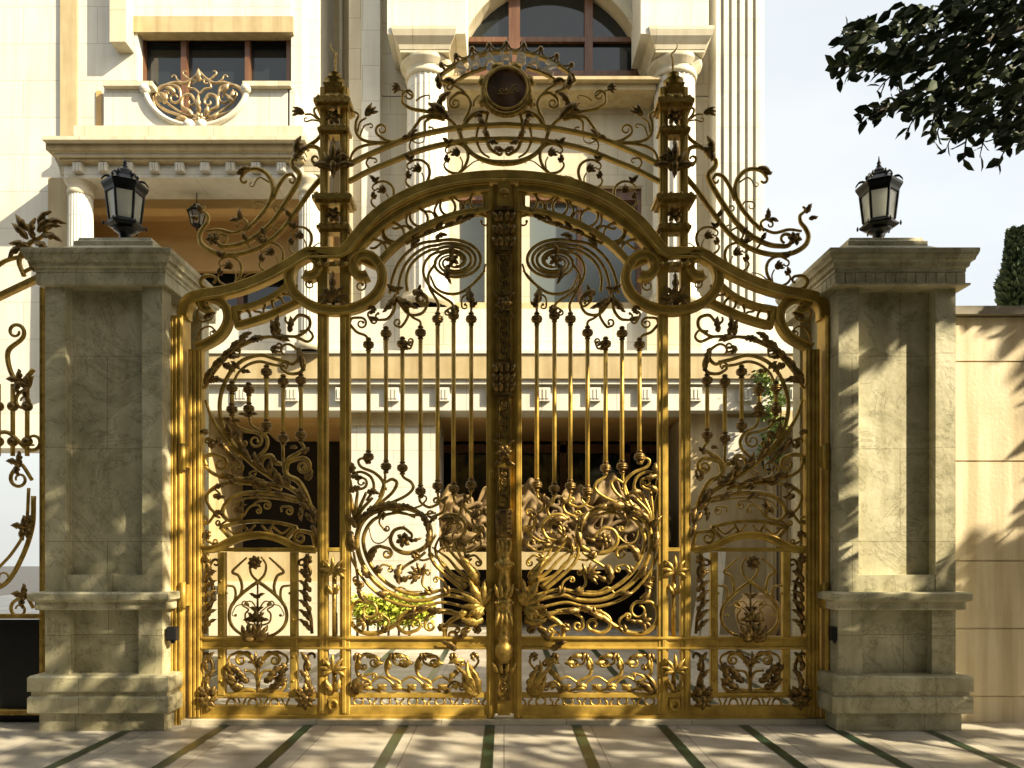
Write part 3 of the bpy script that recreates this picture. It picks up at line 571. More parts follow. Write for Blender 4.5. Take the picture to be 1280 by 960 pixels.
# lattice loops between the arch rails
def pt(A, t): i = t*(len(A)-1); k = int(min(i, len(A)-2)); return A[k]+(A[k+1]-A[k])*(i-k)
def loops(A, B, t0, t1, n, odd=0, tA=1.0):
    for k in range(n):
        t = t0+(t1-t0)*k/(n-1); p, q = pt(A, t), pt(B, t); d = q-p; h = np.linalg.norm(d); d /= h; tv = np.array((d[1], -d[0])); mid = (p+q)/2; b = MB()
        if (k+odd) % 2 == 0: b.tube([mid+tv*h*.34*math.cos(a)+d*h*.40*math.sin(a) for a in np.linspace(0, 2*math.pi, 20, endpoint=False)], 1.8, 6, 0, 1.6, loop=True)
        else:
            for s_ in (-1, 1): b.tube(cr([p+d*4+tv*s_*h*.42, p+d*h*.28+tv*s_*h*.36, mid+tv*s_*2, q-d*h*.2+tv*s_*1.5]), 1.5, 6, 0, 1.6)
        gp(b, 'lattice_loop', 'scroll_gold')
loops(oArc, iArc, .17, .92, 9); loops(sA, sB, .1, .9, 4)
# open oval ring with curled ends
ring = [(421+58*math.cos(t), 349+41*math.sin(t)) for t in np.linspace(R(-32), R(212), 40)]
ringP = S(ring, (17, 1, .75, .5), start=(17, -1, .75, .5), n=1)
b = MB(); b.bar(ringP, 10, .085, 0, .25); b.tube(offset(ringP, 4.5), 1.8, 6, -.045); b.tube(offset(ringP, -4.5), 1.8, 6, -.045); gp(b, 'oval_ring')
gs([(S([(444, 344), (454, 347), (457, 354)], (7, 1, 1.0)), [1.4, 1.2, .8])]); gs([(S([(398, 352), (392, 346), (385, 350)], (6, -1, 1.0)), [1.4, 1.2, .8])])
b = MB(); palmette(b, 418, 378, 24, 90, 7, 170, -.03); b.leaf(418, 372, 90, 30, 8, 0, 3, -.035); b.bar([(418, 388), (418, 370)], 5, .03, -.02); gp(b, 'palmette', 'bronze')
b = MB(); b.gbox(398, 439, 331, 337, -.06, .06); bead_row(b, [(x, 334) for x in (402, 412, 424, 435)], 3, -.06); gp(b, 'collar', 'cast_gold')
# corner quadrant at the top hinge corner
qd = cr([(247, 436), (262, 430), (277, 420), (286, 405), (286, 390), (278, 379), (266, 374)], 6)
qdP = S(qd.tolist(), (9, -1, .7, .5), n=1)
b = MB(); b.bar(qdP, 9, .075, 0, .25); b.tube(offset(qdP, 4), 1.6, 6, -.042); b.tube(offset(qdP, -4), 1.6, 6, -.042); gp(b, 'corner_ring')
gs([(S([(246, 425), (252, 412), (262, 408), (268, 412)], (5, 1, 1)), [1.4, 1.2, .7]), (S([(250, 384), (246, 392), (252, 402), (262, 400)], (6, -1, 1.1)), [1.4, 1.2, .7])], lambda lb: (lb.leaf(256, 390, 60, 16, 7, 30, 3, -.02), lb.leaf(256, 398, 10, 16, 7, 30, 3, -.02), lb.leaf(252, 384, 120, 12, 6, 30, 2, -.02)))
# big horn scroll under the arch
eye = (566, 327)
def swirl(a0, a1, k0, k1, n=60):
    return [(eye[0]+40*(k0+(k1-k0)*i/(n-1))*math.cos(R(a0+(a1-a0)*i/(n-1))), eye[1]-27*(k0+(k1-k0)*i/(n-1))*math.sin(R(a0+(a1-a0)*i/(n-1)))) for i in range(n)]
gs([(S([(487, 367), (490, 350), (497, 331), (510, 315), (527, 304)]+swirl(116, -330, 1.06, .30), n=3), [2.0, 2.2, 2.0, 1.6, 1.0])], lambda lb: (lb.leaf(515, 311, 60, 15, 7, -40, 3, -.02), lb.leaf(545, 300, 40, 16, 7, -50, 3, -.02)))
gs([(S([(497, 368), (500, 348), (506, 332), (518, 318), (533, 309)]+swirl(122, -300, .90, .22), n=3), [2.0, 2.2, 2.0, 1.5, 1.0])])
gs([(S([(509, 364), (508, 348), (512, 334), (522, 322), (537, 313)]+swirl(130, -250, .75, .2), n=3), [2.0, 2.2, 1.9, 1.0])])
gs([(S([(567, 389), (565, 379), (553, 371), (541, 362), (532, 350), (529, 337), (533, 325), (542, 317)]+swirl(128, -120, .58, .2), n=3), [1.8, 2.2, 2.0, 1.8, 1.0])])
gs([(S([(547, 390), (548, 381), (544, 372), (537, 360), (535, 345), (541, 334)]+swirl(190, -60, .55, .25), n=3), [1.8, 2.0, 1.8, 1.2])])
gs([(S([(538, 345), (545, 360), (559, 367), (575, 366), (590, 356), (602, 344), (607, 330)]), [1.2, 2.0, 1.8, 1.2])])
b = MB(); rosette(b, eye[0], eye[1], 9, -.03, 5, 30); b.leaf(561, 333, 250, 26, 8, 60, 4, -.03); b.leaf(566, 322, 110, 16, 7, -60, 3, -.03); gp(b, 'rosette', 'bronze')
gs([(S([(507, 305), (530, 294), (556, 284), (578, 277), (594, 268), (606, 270)], (7, 1, .8)), [2.0, 2.0, 1.8, 1.0])],
   lambda lb: [lb.leaf(x, y, a, 17, 6.5, 25, 3, -.02) for x, y, a in ((516, 300, 45), (530, 294, 10), (545, 289, 40), (556, 284, 5), (570, 280, 40), (578, 276, 5), (587, 272, 30))])
def lvs(lb):
    lb.leaf(493, 366, 110, 13, 7, 60, 2, -.02); lb.leaf(493, 366, 45, 13, 7, -50, 2, -.02); lb.leaf(495, 372, 250, 26, 9, -40, 4, -.02); lb.leaf(497, 373, 315, 30, 9, 35, 4, -.02)
    lb.leaf(474, 400, 190, 12, 6, -60, 2, -.02)
gs([(S([(494, 368), (493, 386), (485, 398), (475, 400)], (5, 1, .5)), [2.2, 2.0, 1.2]), (S([(497, 376), (510, 392), (524, 393), (532, 386), (534, 375)], (7, -1, .9)), [1.8, 2.0, 1.8, 1]), (S([(497, 374), (508, 382), (510, 395), (502, 408), (497, 408)], (5, 1, .9)), [1.8, 1.8, 1.0]), (S([(500, 376), (514, 395), (525, 402), (525, 411)]), [1.6, 1.6])], lvs)
gs([(S([(524, 366), (520, 374), (526, 381)], (6, -1, 1.0)), [1.6, 1.4, .8])], lambda lb: (lb.leaf(516, 366, 350, 20, 10, -30, 3, -.02), lb.leaf(523, 366, 60, 10, 5, 30, 2, -.02)))
gs([(S([(606, 338), (594, 352), (586, 362), (589, 378), (589, 390)]), [1.4, 2.0, 1.6]), (S([(587, 366), (578, 372), (577, 382)], (4, -1, .8)), [1.4, 1.2, .7])], lambda lb: (lb.leaf(584, 362, 300, 28, 9, -40, 4, -.02), lb.leaf(588, 366, 240, 14, 7, 50, 2, -.02), lb.leaf(589, 384, 20, 10, 6, 40, 2, -.02)))
gs([(S([(437, 405), (446, 415), (456, 419), (460.6, 424)]), [1.8, 1.8, 1.6]), (S([(437, 404), (440, 398), (450, 397)], (7.5, 1, 1.2)), [1.8, 1.6, .8])])
# slim knobbed bars
def baluster(x, yt, yb, ext0, ext1):
    b = MB(); b.tube([(x, yt-ext0), (x, yb+ext1)], 2.7, 8); o = gp(b, 'baluster', 'gold')
    for y in (yt, yb):
        k = MB(); k.ball(x, y, 6.4, 0, 16, .95); k.tube([(x-5.6, y-2.2), (x+5.6, y-2.2)], .1, 4)
        for dy, r in ((-2.4, 6.3), (2.4, 6.3), (0, 6.9)):
            X, z = G(x, y+dy); k.lathe([(r*U*.9, z-.006), (r*U*1.05, z-.003), (r*U*1.05, z+.003), (r*U*.9, z+.006)], X, 0, 16)
        for dy, r in ((-7, 4), (7, 4)):
            X, z = G(x, y+dy); k.lathe([(r*U*.7, z-.007), (r*U, z), (r*U*.7, z+.007)], X, 0, 12)
        k.build('knob', 'bronze', o)
for x, a, c in ((460.6, 431, 571), (482.5, 417, 583), (503, 430, 585), (525.6, 416, 614), (547, 399, 607.5), (567, 394.6, 611), (589, 399, 606)): baluster(x, a, c, 9, 9)
for x, a, c in ((290, 485, 512), (311, 487, 511), (333, 465, 532), (354, 477, 548), (376, 475.5, 544)): baluster(x, a, c, 9, 9)
# side panel, upper curves
gs([(S([(357, 452), (366, 455), (373, 448), (372, 438), (365, 432)], (9, -1, .6), start=None), [2.2, 2.4, 2.0, 1.2]), (S([(362, 453), (345, 449), (328, 444), (311, 447), (296, 456), (284, 472), (276, 494), (275, 516), (281, 538), (292, 556), (306, 571), (322, 585), (345, 600), (372, 616), (394, 640)]), [2.4, 2.6, 2.8, 3.0, 3.4])], lambda lb: [lb.leaf(x, y, a, 22, 8, -35, 3, -.02) for x, y, a in ((292, 548, 120), (300, 560, 330), (308, 566, 125), (318, 577, 335), (328, 585, 130), (342, 595, 335), (356, 603, 140), (370, 612, 320), (386, 628, 140), (390, 634, 300))])
gs([(S([(357, 458), (342, 456), (325, 452), (310, 456), (298, 466), (292, 478)]), [1.8, 2.0, 1.6])], lambda lb: (lb.leaf(300, 462, 120, 14, 6, 40, 2, -.02), lb.leaf(303, 466, 20, 12, 6, -50, 2, -.02)))
gs([(S([(372, 440), (378, 448), (380, 458), (374, 466), (362, 467), (354, 463)], (6, 1, .9)), [2.6, 2.4, 2.0, 1.0])], lambda lb: (lb.leaf(373, 436, 300, 30, 8, -40, 4, -.02), lb.leaf(376, 466, 30, 8, 5, 0, 2, -.02)))
gs([(S([(257, 500), (263, 518), (273, 536), (287, 555), (300, 569)]), [1.8, 2.4, 2.6])], lambda lb: (lb.leaf(262, 542, 150, 12, 7, 60, 2, -.02), lb.leaf(272, 548, 310, 30, 8, 10, 4, -.02), lb.leaf(283, 560, 310, 30, 8, 10, 4, -.02)))
gs([(S([(256, 486), (264, 470), (277, 453), (294, 437), (316, 426), (338, 421), (356, 426)]), [2.2, 2.6, 2.4, 1.8])],
   lambda lb: [lb.leaf(x, y, a, L, 9, c, 4, -.02) for x, y, a, L, c in ((258, 482, 70, 30, -30), (266, 466, 55, 30, -25), (278, 452, 50, 28, -30), (290, 440, 60, 22, -50), (262, 478, 30, 20, -60), (280, 458, 5, 18, -70), (302, 432, 75, 22, -60), (330, 423, 190, 20, 20))])
gs([(S([(306, 428), (320, 422), (344, 421), (368, 421), (384, 427), (391, 421), (386, 413), (376, 414)]), [1.6, 2.0, 1.8, 1.2]), (S([(356, 420), (372, 420), (386, 410), (386, 398), (374, 394), (366, 402)], (6, 1, .5)), [1.8, 2.2, 2.2, 1.4])], lambda lb: (lb.leaf(342, 420, 70, 20, 8, 60, 3, -.02), lb.leaf(350, 419, 110, 24, 9, -40, 3, -.02), lb.leaf(362, 416, 60, 20, 8, 50, 3, -.02), lb.leaf(345, 421, 350, 20, 8, -20, 3, -.02)))
# side panel, between the knobs and the shell rail
gs([(S([(311, 520), (315, 532), (327, 540), (334, 549), (333, 560), (322, 572)]), [1.8, 2.2, 2.4, 2.2]), (S([(291, 521), (296, 532), (308, 538), (320, 541)], (10, 1, 1.3)), [1.8, 2.0, 1.8, .9])], lambda lb: [lb.leaf(x, y, a, 13, 5, c, 2, -.01) for x, y, a, c in ((290, 527, 140, 60), (290, 527, 20, -50), (311, 521, 140, 60), (311, 521, 40, -60))])
gs([(S([(352, 580), (344, 578), (339, 570), (330, 572), (327, 582), (332, 590)], None, start=None), [2.6, 3.2, 2.6, 1.6]), (S([(353, 548), (354, 566), (354, 578)]), [2.2, 2.0])], lambda lb: (rosette(lb, 343, 577, 6, -.02, 5), lb.leaf(340, 596, 100, 22, 9, -40, 3, -.02)))
gs([(S([(375, 552), (380, 560), (372, 567), (362, 573), (356, 583), (360, 595), (372, 601), (382, 616), (391, 640)]), [1.8, 2.4, 3.2, 3.4, 3.4, 2.6]), (S([(358, 590), (361, 578), (374, 573)], (11, 1, 1.5)), [2.6, 2.8, 2.2, .9])], lambda lb: (lb.leaf(378, 566, 10, 12, 7, 60, 2, -.02), lb.leaf(372, 560, 160, 9, 5, 60, 2, -.02)))
gs([(S([(258, 582), (256, 572), (266, 568), (277, 571)], (9, 1, 1.2)), [2.2, 2.8, 2.6, 1.0]), (S([(257, 583), (265, 591), (281, 597), (303, 599), (330, 604), (352, 612)]), [2.0, 2.6, 3.0, 2.6])], lambda lb: [lb.leaf(x, y, a, 18, 7, c, 3, -.02) for x, y, a, c in ((276, 596, 20, -30), (290, 598, 345, 30), (305, 600, 10, -30), (322, 603, 340, 20), (335, 606, 5, -20))])
gs([(S([(300, 597), (290, 594), (286, 586), (292, 580)], (8, 1, 1.2)), [1.4, 1.5, .8])]); gs([(S([(330, 601), (318, 597), (312, 592), (316, 589)], (3, 1, .6)), [1.2, 1.2, .7])])
gs([(S([(345, 609), (318, 605), (290, 604), (270, 608), (258, 620), (262, 634), (268, 642), (262, 652)], (6, 1, 1.2)), [2.0, 2.4, 2.0, 1.8, 1.0]), (S([(260, 617), (268, 612), (274, 616)], (4, 1, 1)), [1.4, 1.2, .8])], lambda lb: [lb.leaf(x, y, a, 16, 7, c, 3, -.02) for x, y, a, c in ((282, 606, 190, 30), (300, 605, 170, -40), (268, 619, 330, 50))])
gs([(S([(388, 634), (366, 622), (340, 617), (314, 616), (294, 620), (282, 630), (278, 642), (286, 650), (298, 648)], (6, -1, .8)), [2.6, 3.2, 3.0, 2.6, 1.4]), (S([(372, 628), (344, 623), (316, 622), (298, 626), (288, 636)]), [1.4, 1.4, 1.0])], lambda lb: [lb.leaf(x, y, a, 18, 7, c, 3, -.03) for x, y, a, c in ((296, 641, 60, -50), (304, 642, 95, -30), (313, 618, 350, -30), (345, 617, 350, -30), (376, 627, 315, 10), (384, 640, 300, 10), (392, 655, 285, 10), (380, 634, 250, 30))])
gs([(S([(304, 646), (312, 634), (322, 631), (326, 636)], (4, 1, 1)), [1.3, 1.3, .7]), (S([(316, 632), (322, 627), (332, 626)], (6, 1, 1.2)), [1.3, 1.3, .7]), (S([(352, 640), (352, 634), (360, 633)], (6, 1, 1.2)), [1.3, 1.3, .7])], name='tendril')
gs([(S([(394, 684), (390, 668), (379, 664)], (9, -1, 1.3)), [2.6, 2.6, 1.0])])
# shell-shaped rail and crown piece
sh = cr([(256, 688), (272, 686), (288, 678), (304, 672), (323, 669.5), (342, 672), (358, 678), (374, 686), (394, 688)], 6)
b = MB(); b.bar(sh, 8, .06, 0, .25); b.tube(offset(sh, -4), 1.6, 6, -.035); gp(b, 'shell_rail')
b = MB(); b.bar(cr([(276, 659), (300, 653.5), (323, 651.5), (348, 653.5), (371, 659)]), 4.5, .05); b.bar([(276, 659), (290, 674)], 4.5, .05); b.bar([(371, 659), (358, 674)], 4.5, .05)
for f in (-1, 1): b.tube(S([(323+f*40, 660), (323+f*30, 667), (323+f*20, 660)], (4, -f, .7)), 1.5, 6); b.tube(S([(323+f*4, 656), (323+f*12, 664), (323+f*18, 657)], (3, -f, .6)), 1.5, 6)
gp(b, 'crown_piece', 'scroll_gold')
# framed lower side panel
for x in (278, 368): b = MB(); b.bar([(x, 868), (x, 690)], 9, .055, 0, .2); bead_row(b, [(x, y) for y in (726, 742, 758, 774, 790, 820, 850)], 1.6, -.03); gp(b, 'panel_post')
for f in (-1, 1):
    q = lambda P: [(322.5+f*a, y) for a, y in P]
    gs([(S(q([(0, 727), (10, 734), (22, 744), (33, 757), (36, 771), (32, 783), (22, 792), (10, 796)])), [2.4, 2.2, 2.2, 1.8]), (S(q([(0, 727), (-8, 718), (-10, 706), (-4, 696)])), [1.8, 1.6, 1.2])], name='tulip_frame')
    gs([(S(q([(22, 744), (20, 733), (24, 720), (32, 715), (24, 706), (14, 697)])), [1.8, 2.0, 1.8, 1.2]), (S(q([(31, 756), (28, 744), (30, 734), (38, 732)], ), (6, f, .6)), [1.8, 1.6, 1.0])])
    gs([(S(q([(3, 782), (14, 778), (16, 768), (12, 762), (18, 758)]), (4, -f, .7)), [1.2, 1.2, .7]), (S(q([(2, 766), (14, 757), (26, 757), (32, 766)]), (3, f, .5)), [.8, .7, .5]), (S(q([(2, 760), (8, 752), (14, 752)]), (3, f, .7)), [1.0, .8, .5])], name='tendril')
b = MB(); rosette(b, 321, 703, 9, -.04, 8); gp(b, 'rosette', 'bronze')
b = MB(); b.tube([(322, 796), (322, 730)], [1.8, 1.2], 6)
for y, s in ((748, 12), (764, 10)): b.leaf(322, y, 60, s, 5, -60, 2, -.01); b.leaf(322, y, 120, s, 5, 60, 2, -.01)
for a, L in ((90, 22), (60, 20), (120, 20), (30, 22), (150, 22)): b.leaf(322, 776, a, L*.75, 7, (90-a)*-.9, 3, -.03)
for a, L in ((90, 20), (55, 22), (125, 22), (20, 24), (160, 24), (-15, 20), (195, 20)): b.leaf(322, 797, a, L, 9, (90-a)*.8, 3, -.05, .4)
gp(b, 'palmette', 'bronze')
for x0, f in ((263, 1), (384, -1)):                            # upright acanthus sprays
    b = MB(); b.tube(S([(x0-f*6, 792), (x0-f*4, 770), (x0+f*3, 748), (x0+f*2, 728), (x0-f*4, 715), (x0+f*2, 702)], (5, f, .9)), [2.2, 2.4, 2, 1.2], 8)
    for i, y in enumerate((788, 776, 764, 752, 740, 728)): b.leaf(x0-f*5, y, 75 if f > 0 else 105, 22, 7, -f*65, 3, -.025); 
    for i, y in enumerate((716, 708)): b.leaf(x0-f*2, y, 60 if f > 0 else 120, 18, 7, f*80, 3, -.03)
    b.leaf(x0-f*4, 704, 110 if f > 0 else 70, 14, 7, -f*90, 3, -.03); rosette(b, x0+f*2, 714, 6, -.03, 5); gp(b, 'acanthus_spray', 'bronze')
    b = MB(); b.tube(S([(x0-f*5, 864), (x0-f*2, 848), (x0+f*3, 834), (x0-f*1, 820)], (5, -f, .6)), [2.4, 2.4, 1.4], 8)
    for y, a in ((858, 100), (848, 70), (838, 110), (828, 80)): b.leaf(x0-f*2, y, a if f > 0 else 180-a, 17, 7, -f*50, 3, -.03)
    for a in (150, 180, 30, 0, 90): b.leaf(x0, 866, a, 14, 8, (90-a)*.6, 3, -.045)
    for a in (200, 235, 305, 340, 270): b.leaf(x0, 872, a, 14, 8, (270-a)*-.9, 3, -.05)
    b.ball(x0, 872, 6, -.04); gp(b, 'acanthus_spray', 'bronze')
for f in (-1, 1):
    q = lambda P: [(322.5+f*a, y) for a, y in P]; A = lambda a: a if f > 0 else 180-a
    gs([(S(q([(0, 866), (1, 850), (6, 840), (16, 838)])), [2.6, 2.2, 1.4]), (S(q([(2, 834), (10, 822), (22, 815), (32, 818)]), (8, f, .5)), [1.8, 2, 1.2]), (S(q([(4, 828), (12, 816), (22, 818)], ), (7, f, 1.3)), [2.0, 2.2, 1.0]),
        (S(q([(2, 864), (14, 862), (26, 864), (34, 856), (30, 848)]), (5, -f, .6)), [2.4, 2.6, 2.0, 1.2])],
       lambda lb: [lb.leaf(322.5+f*x, y, A(a), L, 9, f*c, 3, -.03) for x, y, a, L, c in ((14, 846, 30, 18, 40), (20, 842, 60, 18, -50), (24, 850, 20, 16, 50), (10, 852, 45, 18, -40), (30, 844, 80, 16, -40), (16, 858, 10, 20, 30), (28, 856, 60, 14, -50), (36, 838, 95, 12, 40))])
b = MB(); palmette(b, 322.5, 828, 15, 90, 5, 120, -.03); b.bar([(322.5, 866), (322.5, 826)], 3.6, .03); gp(b, 'palmette', 'bronze')
b = MB(); b.bar([(283, 870.5), (363, 870.5)], 2, .07); 
for k in range(6):
    x = 289+k*13.5
    if k % 2: b.tube(S([(x-5, 873), (x-2, 880), (x-3, 886)]), 1.3, 6); b.tube(S([(x+5, 873), (x+2, 880), (x+3, 886)]), 1.3, 6)
    else: b.tube([(x+5.5*math.cos(t), 880+7*math.sin(t)) for t in np.linspace(0, 6.283, 18, endpoint=False)], 1.4, 6, 0, 1.6, loop=True)
gp(b, 'lattice_strip', 'scroll_gold')
# foot panels between the twin posts
b = MB(); palmette(b, 418, 716, 22, 90, 7, 170, -.03, .28); b.tube([(418, 795), (418, 712)], 3, 8); b.leaf(418, 742, 150, 14, 6, -70, 2, -.03); b.leaf(418, 742, 30, 14, 6, 70, 2, -.03); gp(b, 'palmette', 'cast_gold')
b = MB(); palmette(b, 418, 838, 22, 90, 7, 170, -.03, .28); b.tube([(418, 866), (418, 830)], 3, 8); b.leaf(418, 862, 150, 18, 9, -70, 3, -.04); b.leaf(418, 862, 30, 18, 9, 70, 3, -.04); gp(b, 'palmette', 'cast_gold')
b = MB(); b.gbox(411.5, 424.5, 872, 880.8, -.034, .02); b.tube([(418+5*math.cos(t), 880+6*math.sin(t)) for t in np.linspace(0, 6.283, 20, endpoint=False)], 1.8, 8, -.04, loop=True); gp(b, 'foot_block', 'gold')
# big lower spiral panel
e2 = (504, 676)
def sp(a0, a1, r0, r1, c=e2, sq=1.0, n=46):
    return [(c[0]+r0*(r1/r0)**(i/(n-1))*math.cos(R(a0+(a1-a0)*i/(n-1))), c[1]-sq*r0*(r1/r0)**(i/(n-1))*math.sin(R(a0+(a1-a0)*i/(n-1)))) for i in range(n)]
outer = [(602, 757), (580, 748), (556, 744), (534, 750), (510, 750), (487, 741), (466, 724), (452, 702), (446, 678), (450, 657), (462, 643), (480, 636), (502, 634), (522, 640), (535, 654), (538, 670), (532, 683), (519, 690), (505, 691), (493, 685), (488, 674), (493, 663), (504, 660), (513, 666)]
gs([(S(outer, (5, 1, .8), n=6), [2.2, 2.6, 3.2, 3.4, 3.4, 3.2, 2.8, 2.2, 1.2])], lambda lb: [lb.leaf(x, y, a, L, 8, c, 4, -.025) for x, y, a, L, c in ((524, 640, 320, 30, -60), (537, 660, 275, 26, -30), (497, 634, 10, 22, -30), (487, 740, 200, 18, -40), (462, 722, 130, 18, -20))], name='spiral')
gs([(S([(602, 750), (580, 741), (556, 737), (534, 742), (511, 742), (490, 733), (471, 717), (459, 697), (454, 677), (458, 661), (468, 649), (484, 643), (503, 641), (519, 647)], n=6), [2.0, 2.4, 2.6, 2.4, 1.4])], name='spiral')
gs([(S([(602, 765), (578, 758), (552, 753), (530, 758), (506, 757), (481, 748), (459, 730), (443, 706), (437, 690)], n=6), [1.6, 2.0, 2.0, 1.4])], name='spiral')
b = MB(); rosette(b, 505, 675, 10, -.03, 6, 10); b.leaf(512, 676, 0, 17, 5, 30, 3, -.02); gp(b, 'rosette', 'bronze')
gs([(S([(494, 736), (476, 722), (463, 704), (462, 690), (472, 683), (484, 685)], (7, 1, 1.2)), [2, 2.4, 2.2, 1.0])], lambda lb: (lb.leaf(463, 702, 85, 26, 9, -60, 4, -.02), lb.leaf(464, 698, 60, 16, 7, 40, 3, -.02)))
gs([(S([(532, 690), (522, 698), (506, 708), (498, 718)]), [1.8, 2.0, 1.6]), (S([(460, 655), (466, 676), (478, 678), (492, 665), (506, 657)]), [.7, .9, .7])], lambda lb: (lb.leaf(503, 706, 230, 26, 10, 70, 4, -.02), lb.leaf(498, 724, 350, 18, 8, 60, 3, -.02)))
gs([(S([(478, 735), (490, 742), (500, 734), (512, 739), (528, 739)], n=6), [1.0, 1.2, .8])], lambda lb: [lb.leaf(526, 719, a, 17, 6, 15, 3, -.02) for a in (100, 130, 160, 190, 60, 215)], name='flower_scroll')
# fan of stems running out of the meeting stile
for i, (mx_, my, ex, ey) in enumerate(((566, 706, 540, 684), (560, 712, 536, 690), (574, 703, 552, 676), (582, 704, 566, 672), (590, 710, 580, 684))):
    gs([(S([(604, 748), (594, 730), (mx_+8, my+8), (mx_-6, my-8), (ex, ey)], (5, 1, .4) if i > 1 else None), [2.4, 2.4, 2.0, 1.0])], name='fan_stem')
gs([(S([(545, 668), (537, 684), (541, 702), (556, 718), (580, 738)], n=6), [1.6, 2.2, 2.6]), (S([(549, 672), (544, 686), (549, 700), (562, 715), (584, 734)], n=6), [1.4, 2.0, 2.4])], name='fan_stem')
b = MB()
for a, L in ((150, 34), (125, 40), (100, 34), (175, 28), (200, 26), (225, 24), (80, 26)): b.leaf(606, 757, a, L, 11, (150-a)*-.5, 4, -.045, .35)
b.leaf(598, 732, 108, 38, 11, 25, 5, -.05); b.leaf(588, 712, 110, 22, 10, 40, 3, -.05); b.leaf(604, 772, 215, 30, 12, -80, 4, -.05); b.leaf(588, 764, 170, 20, 10, 90, 4, -.05); b.ball(596, 764, 6, -.06)
gp(b, 'acanthus_spray', 'cast_gold')
# lower volutes
gs([(S([(566, 764), (546, 762), (528, 762), (508, 770), (492, 782), (472, 791), (452, 790), (440, 779), (438, 764), (446, 753), (460, 752)], (11, 1, 1.0, .55)), [2.2, 2.8, 3.0, 2.8, 2.2, 1.2])], lambda lb: ([lb.leaf(457, 777, a, 12, 6, 20, 2, -.02) for a in (150, 200, 100, 0, 250)], lb.leaf(462, 777, 5, 18, 5, 15, 3, -.02), lb.leaf(535, 762, 350, 24, 9, 20, 4, -.02), lb.leaf(520, 764, 40, 18, 8, -40, 3, -.02), lb.leaf(505, 772, 10, 20, 8, 30, 3, -.02)))
gs([(S([(530, 764), (512, 764), (499, 772), (498, 784), (508, 791), (520, 788)], (8, -1, .9)), [1.8, 2.6, 2.4, 1.2]), (S([(560, 764), (544, 766), (533, 772), (531, 780)], (7, -1, 1.2)), [1.6, 2.0, 1.8, 1.0])])
gs([(S([(596, 774), (585, 770), (570, 772), (558, 782), (556, 792)], (9, -1, 1.3)), [2.6, 3.2, 2.8, 1.2])], lambda lb: (lb.leaf(575, 800, 70, 22, 9, -50, 3, -.05), lb.leaf(570, 812, 120, 22, 9, 60, 3, -.05)))
gs([(S([(600, 790), (588, 776), (566, 766), (540, 765)]), [3.4, 4.0, 3.0, 2.0])], name='fan_stem')
gs([(S([(442, 690), (446, 715), (450, 738), (460, 748)]), [1.6, 1.8, 1.2])], lambda lb: (lb.leaf(449, 735, 280, 20, 7, 40, 3, -.02), lb.leaf(441, 690, 90, 20, 8, 20, 3, -.02)))
# fan on the upper left of the spiral, fed by the bars
gs([(S([(459, 580), (454, 573), (448, 576), (452, 584), (468, 591), (479, 603), (478, 618), (466, 636)]), [1.4, 1.8, 2.2, 2.2]), (S([(440, 592), (452, 590), (464, 597), (467, 611), (458, 626)]), [1.6, 2.0, 1.8]), (S([(438, 600), (441, 612), (452, 611)], (8, -1, 1.2)), [1.8, 1.8, .9])], lambda lb: (lb.leaf(440, 592, 60, 14, 8, 60, 3, -.02), lb.leaf(440, 594, 330, 16, 8, 40, 3, -.02)))
gs([(S([(481, 590), (481, 600), (474, 622)]), [1.6, 1.8]), (S([(474, 630), (490, 616), (496, 604), (490, 599), (482, 603)], (5, -1, .4)), [2.0, 2.2, 2.0, 1.2]), (S([(502, 592), (505, 597), (514, 603), (516, 611), (505, 621), (480, 632)]), [1.6, 2.0, 2.0, 2.0])])
gs([(S([(524, 621), (526, 628), (536, 634), (546, 631)], (5, -1, 1.2)), [1.6, 1.8, 1.8, .9]), (S([(475, 636), (500, 638), (524, 633), (532, 626)], (4, -1, .5)), [1.2, 1.4, 1.0]), (S([(490, 640), (520, 644), (545, 641)]), [1.2, 1.6, 1.2])], lambda lb: (lb.leaf(476, 633, 10, 30, 10, -20, 4, -.02), lb.leaf(470, 638, 45, 18, 8, -30, 3, -.02)))
for ax, ay in ((438, 618), (447, 614), (458, 615), (466, 622)):
    gs([(S([(446, 656), (444+(ax-446)*.3, 640), (ax, ay)]), [2.6, 2.6, 1.8])], name='fan_stem', m='cast_gold')
b = MB(); [b.leaf(x, y, a, L, 8, c, 4, -.03) for x, y, a, L, c in ((449, 654, 60, 24, -40), (452, 648, 30, 24, -20), (446, 660, 110, 20, 40), (460, 640, 40, 18, -40), (440, 664, 270, 22, 30), (440, 616, 60, 14, -60), (460, 616, 20, 16, -60))]; gp(b, 'acanthus_spray', 'bronze')
for x, y, f in ((547, 616, 1), (567, 620, 1), (589, 614, -1)):
    gs([(S([(x, y), (x+2*f, y+8), (x+9*f, y+14), (x+6*f, y+24), (x-6*f, y+30)], (5, f, .8)), [1.6, 1.9, 1.9, 1.0])], lambda lb, x=x, y=y, f=f: (lb.leaf(x+7*f, y+14, 80, 12, 6, -60*f, 2, -.02), lb.leaf(x, y+30, 200 if f > 0 else -20, 14, 6, 50*f, 3, -.02)))
gs([(S([(548, 650), (560, 643), (574, 646), (582, 658), (576, 672), (562, 676)], (8, 1, .8)), [1.8, 2.4, 2.2, 1.1])], lambda lb: (lb.leaf(552, 650, 20, 24, 9, -60, 4, -.02), lb.leaf(566, 678, 170, 18, 8, -50, 3, -.02)))
gs([(S([(544, 694), (552, 686), (566, 684), (584, 690), (598, 684)], (6, -1, .8)), [1.2, 1.6, 1.6, .9])])
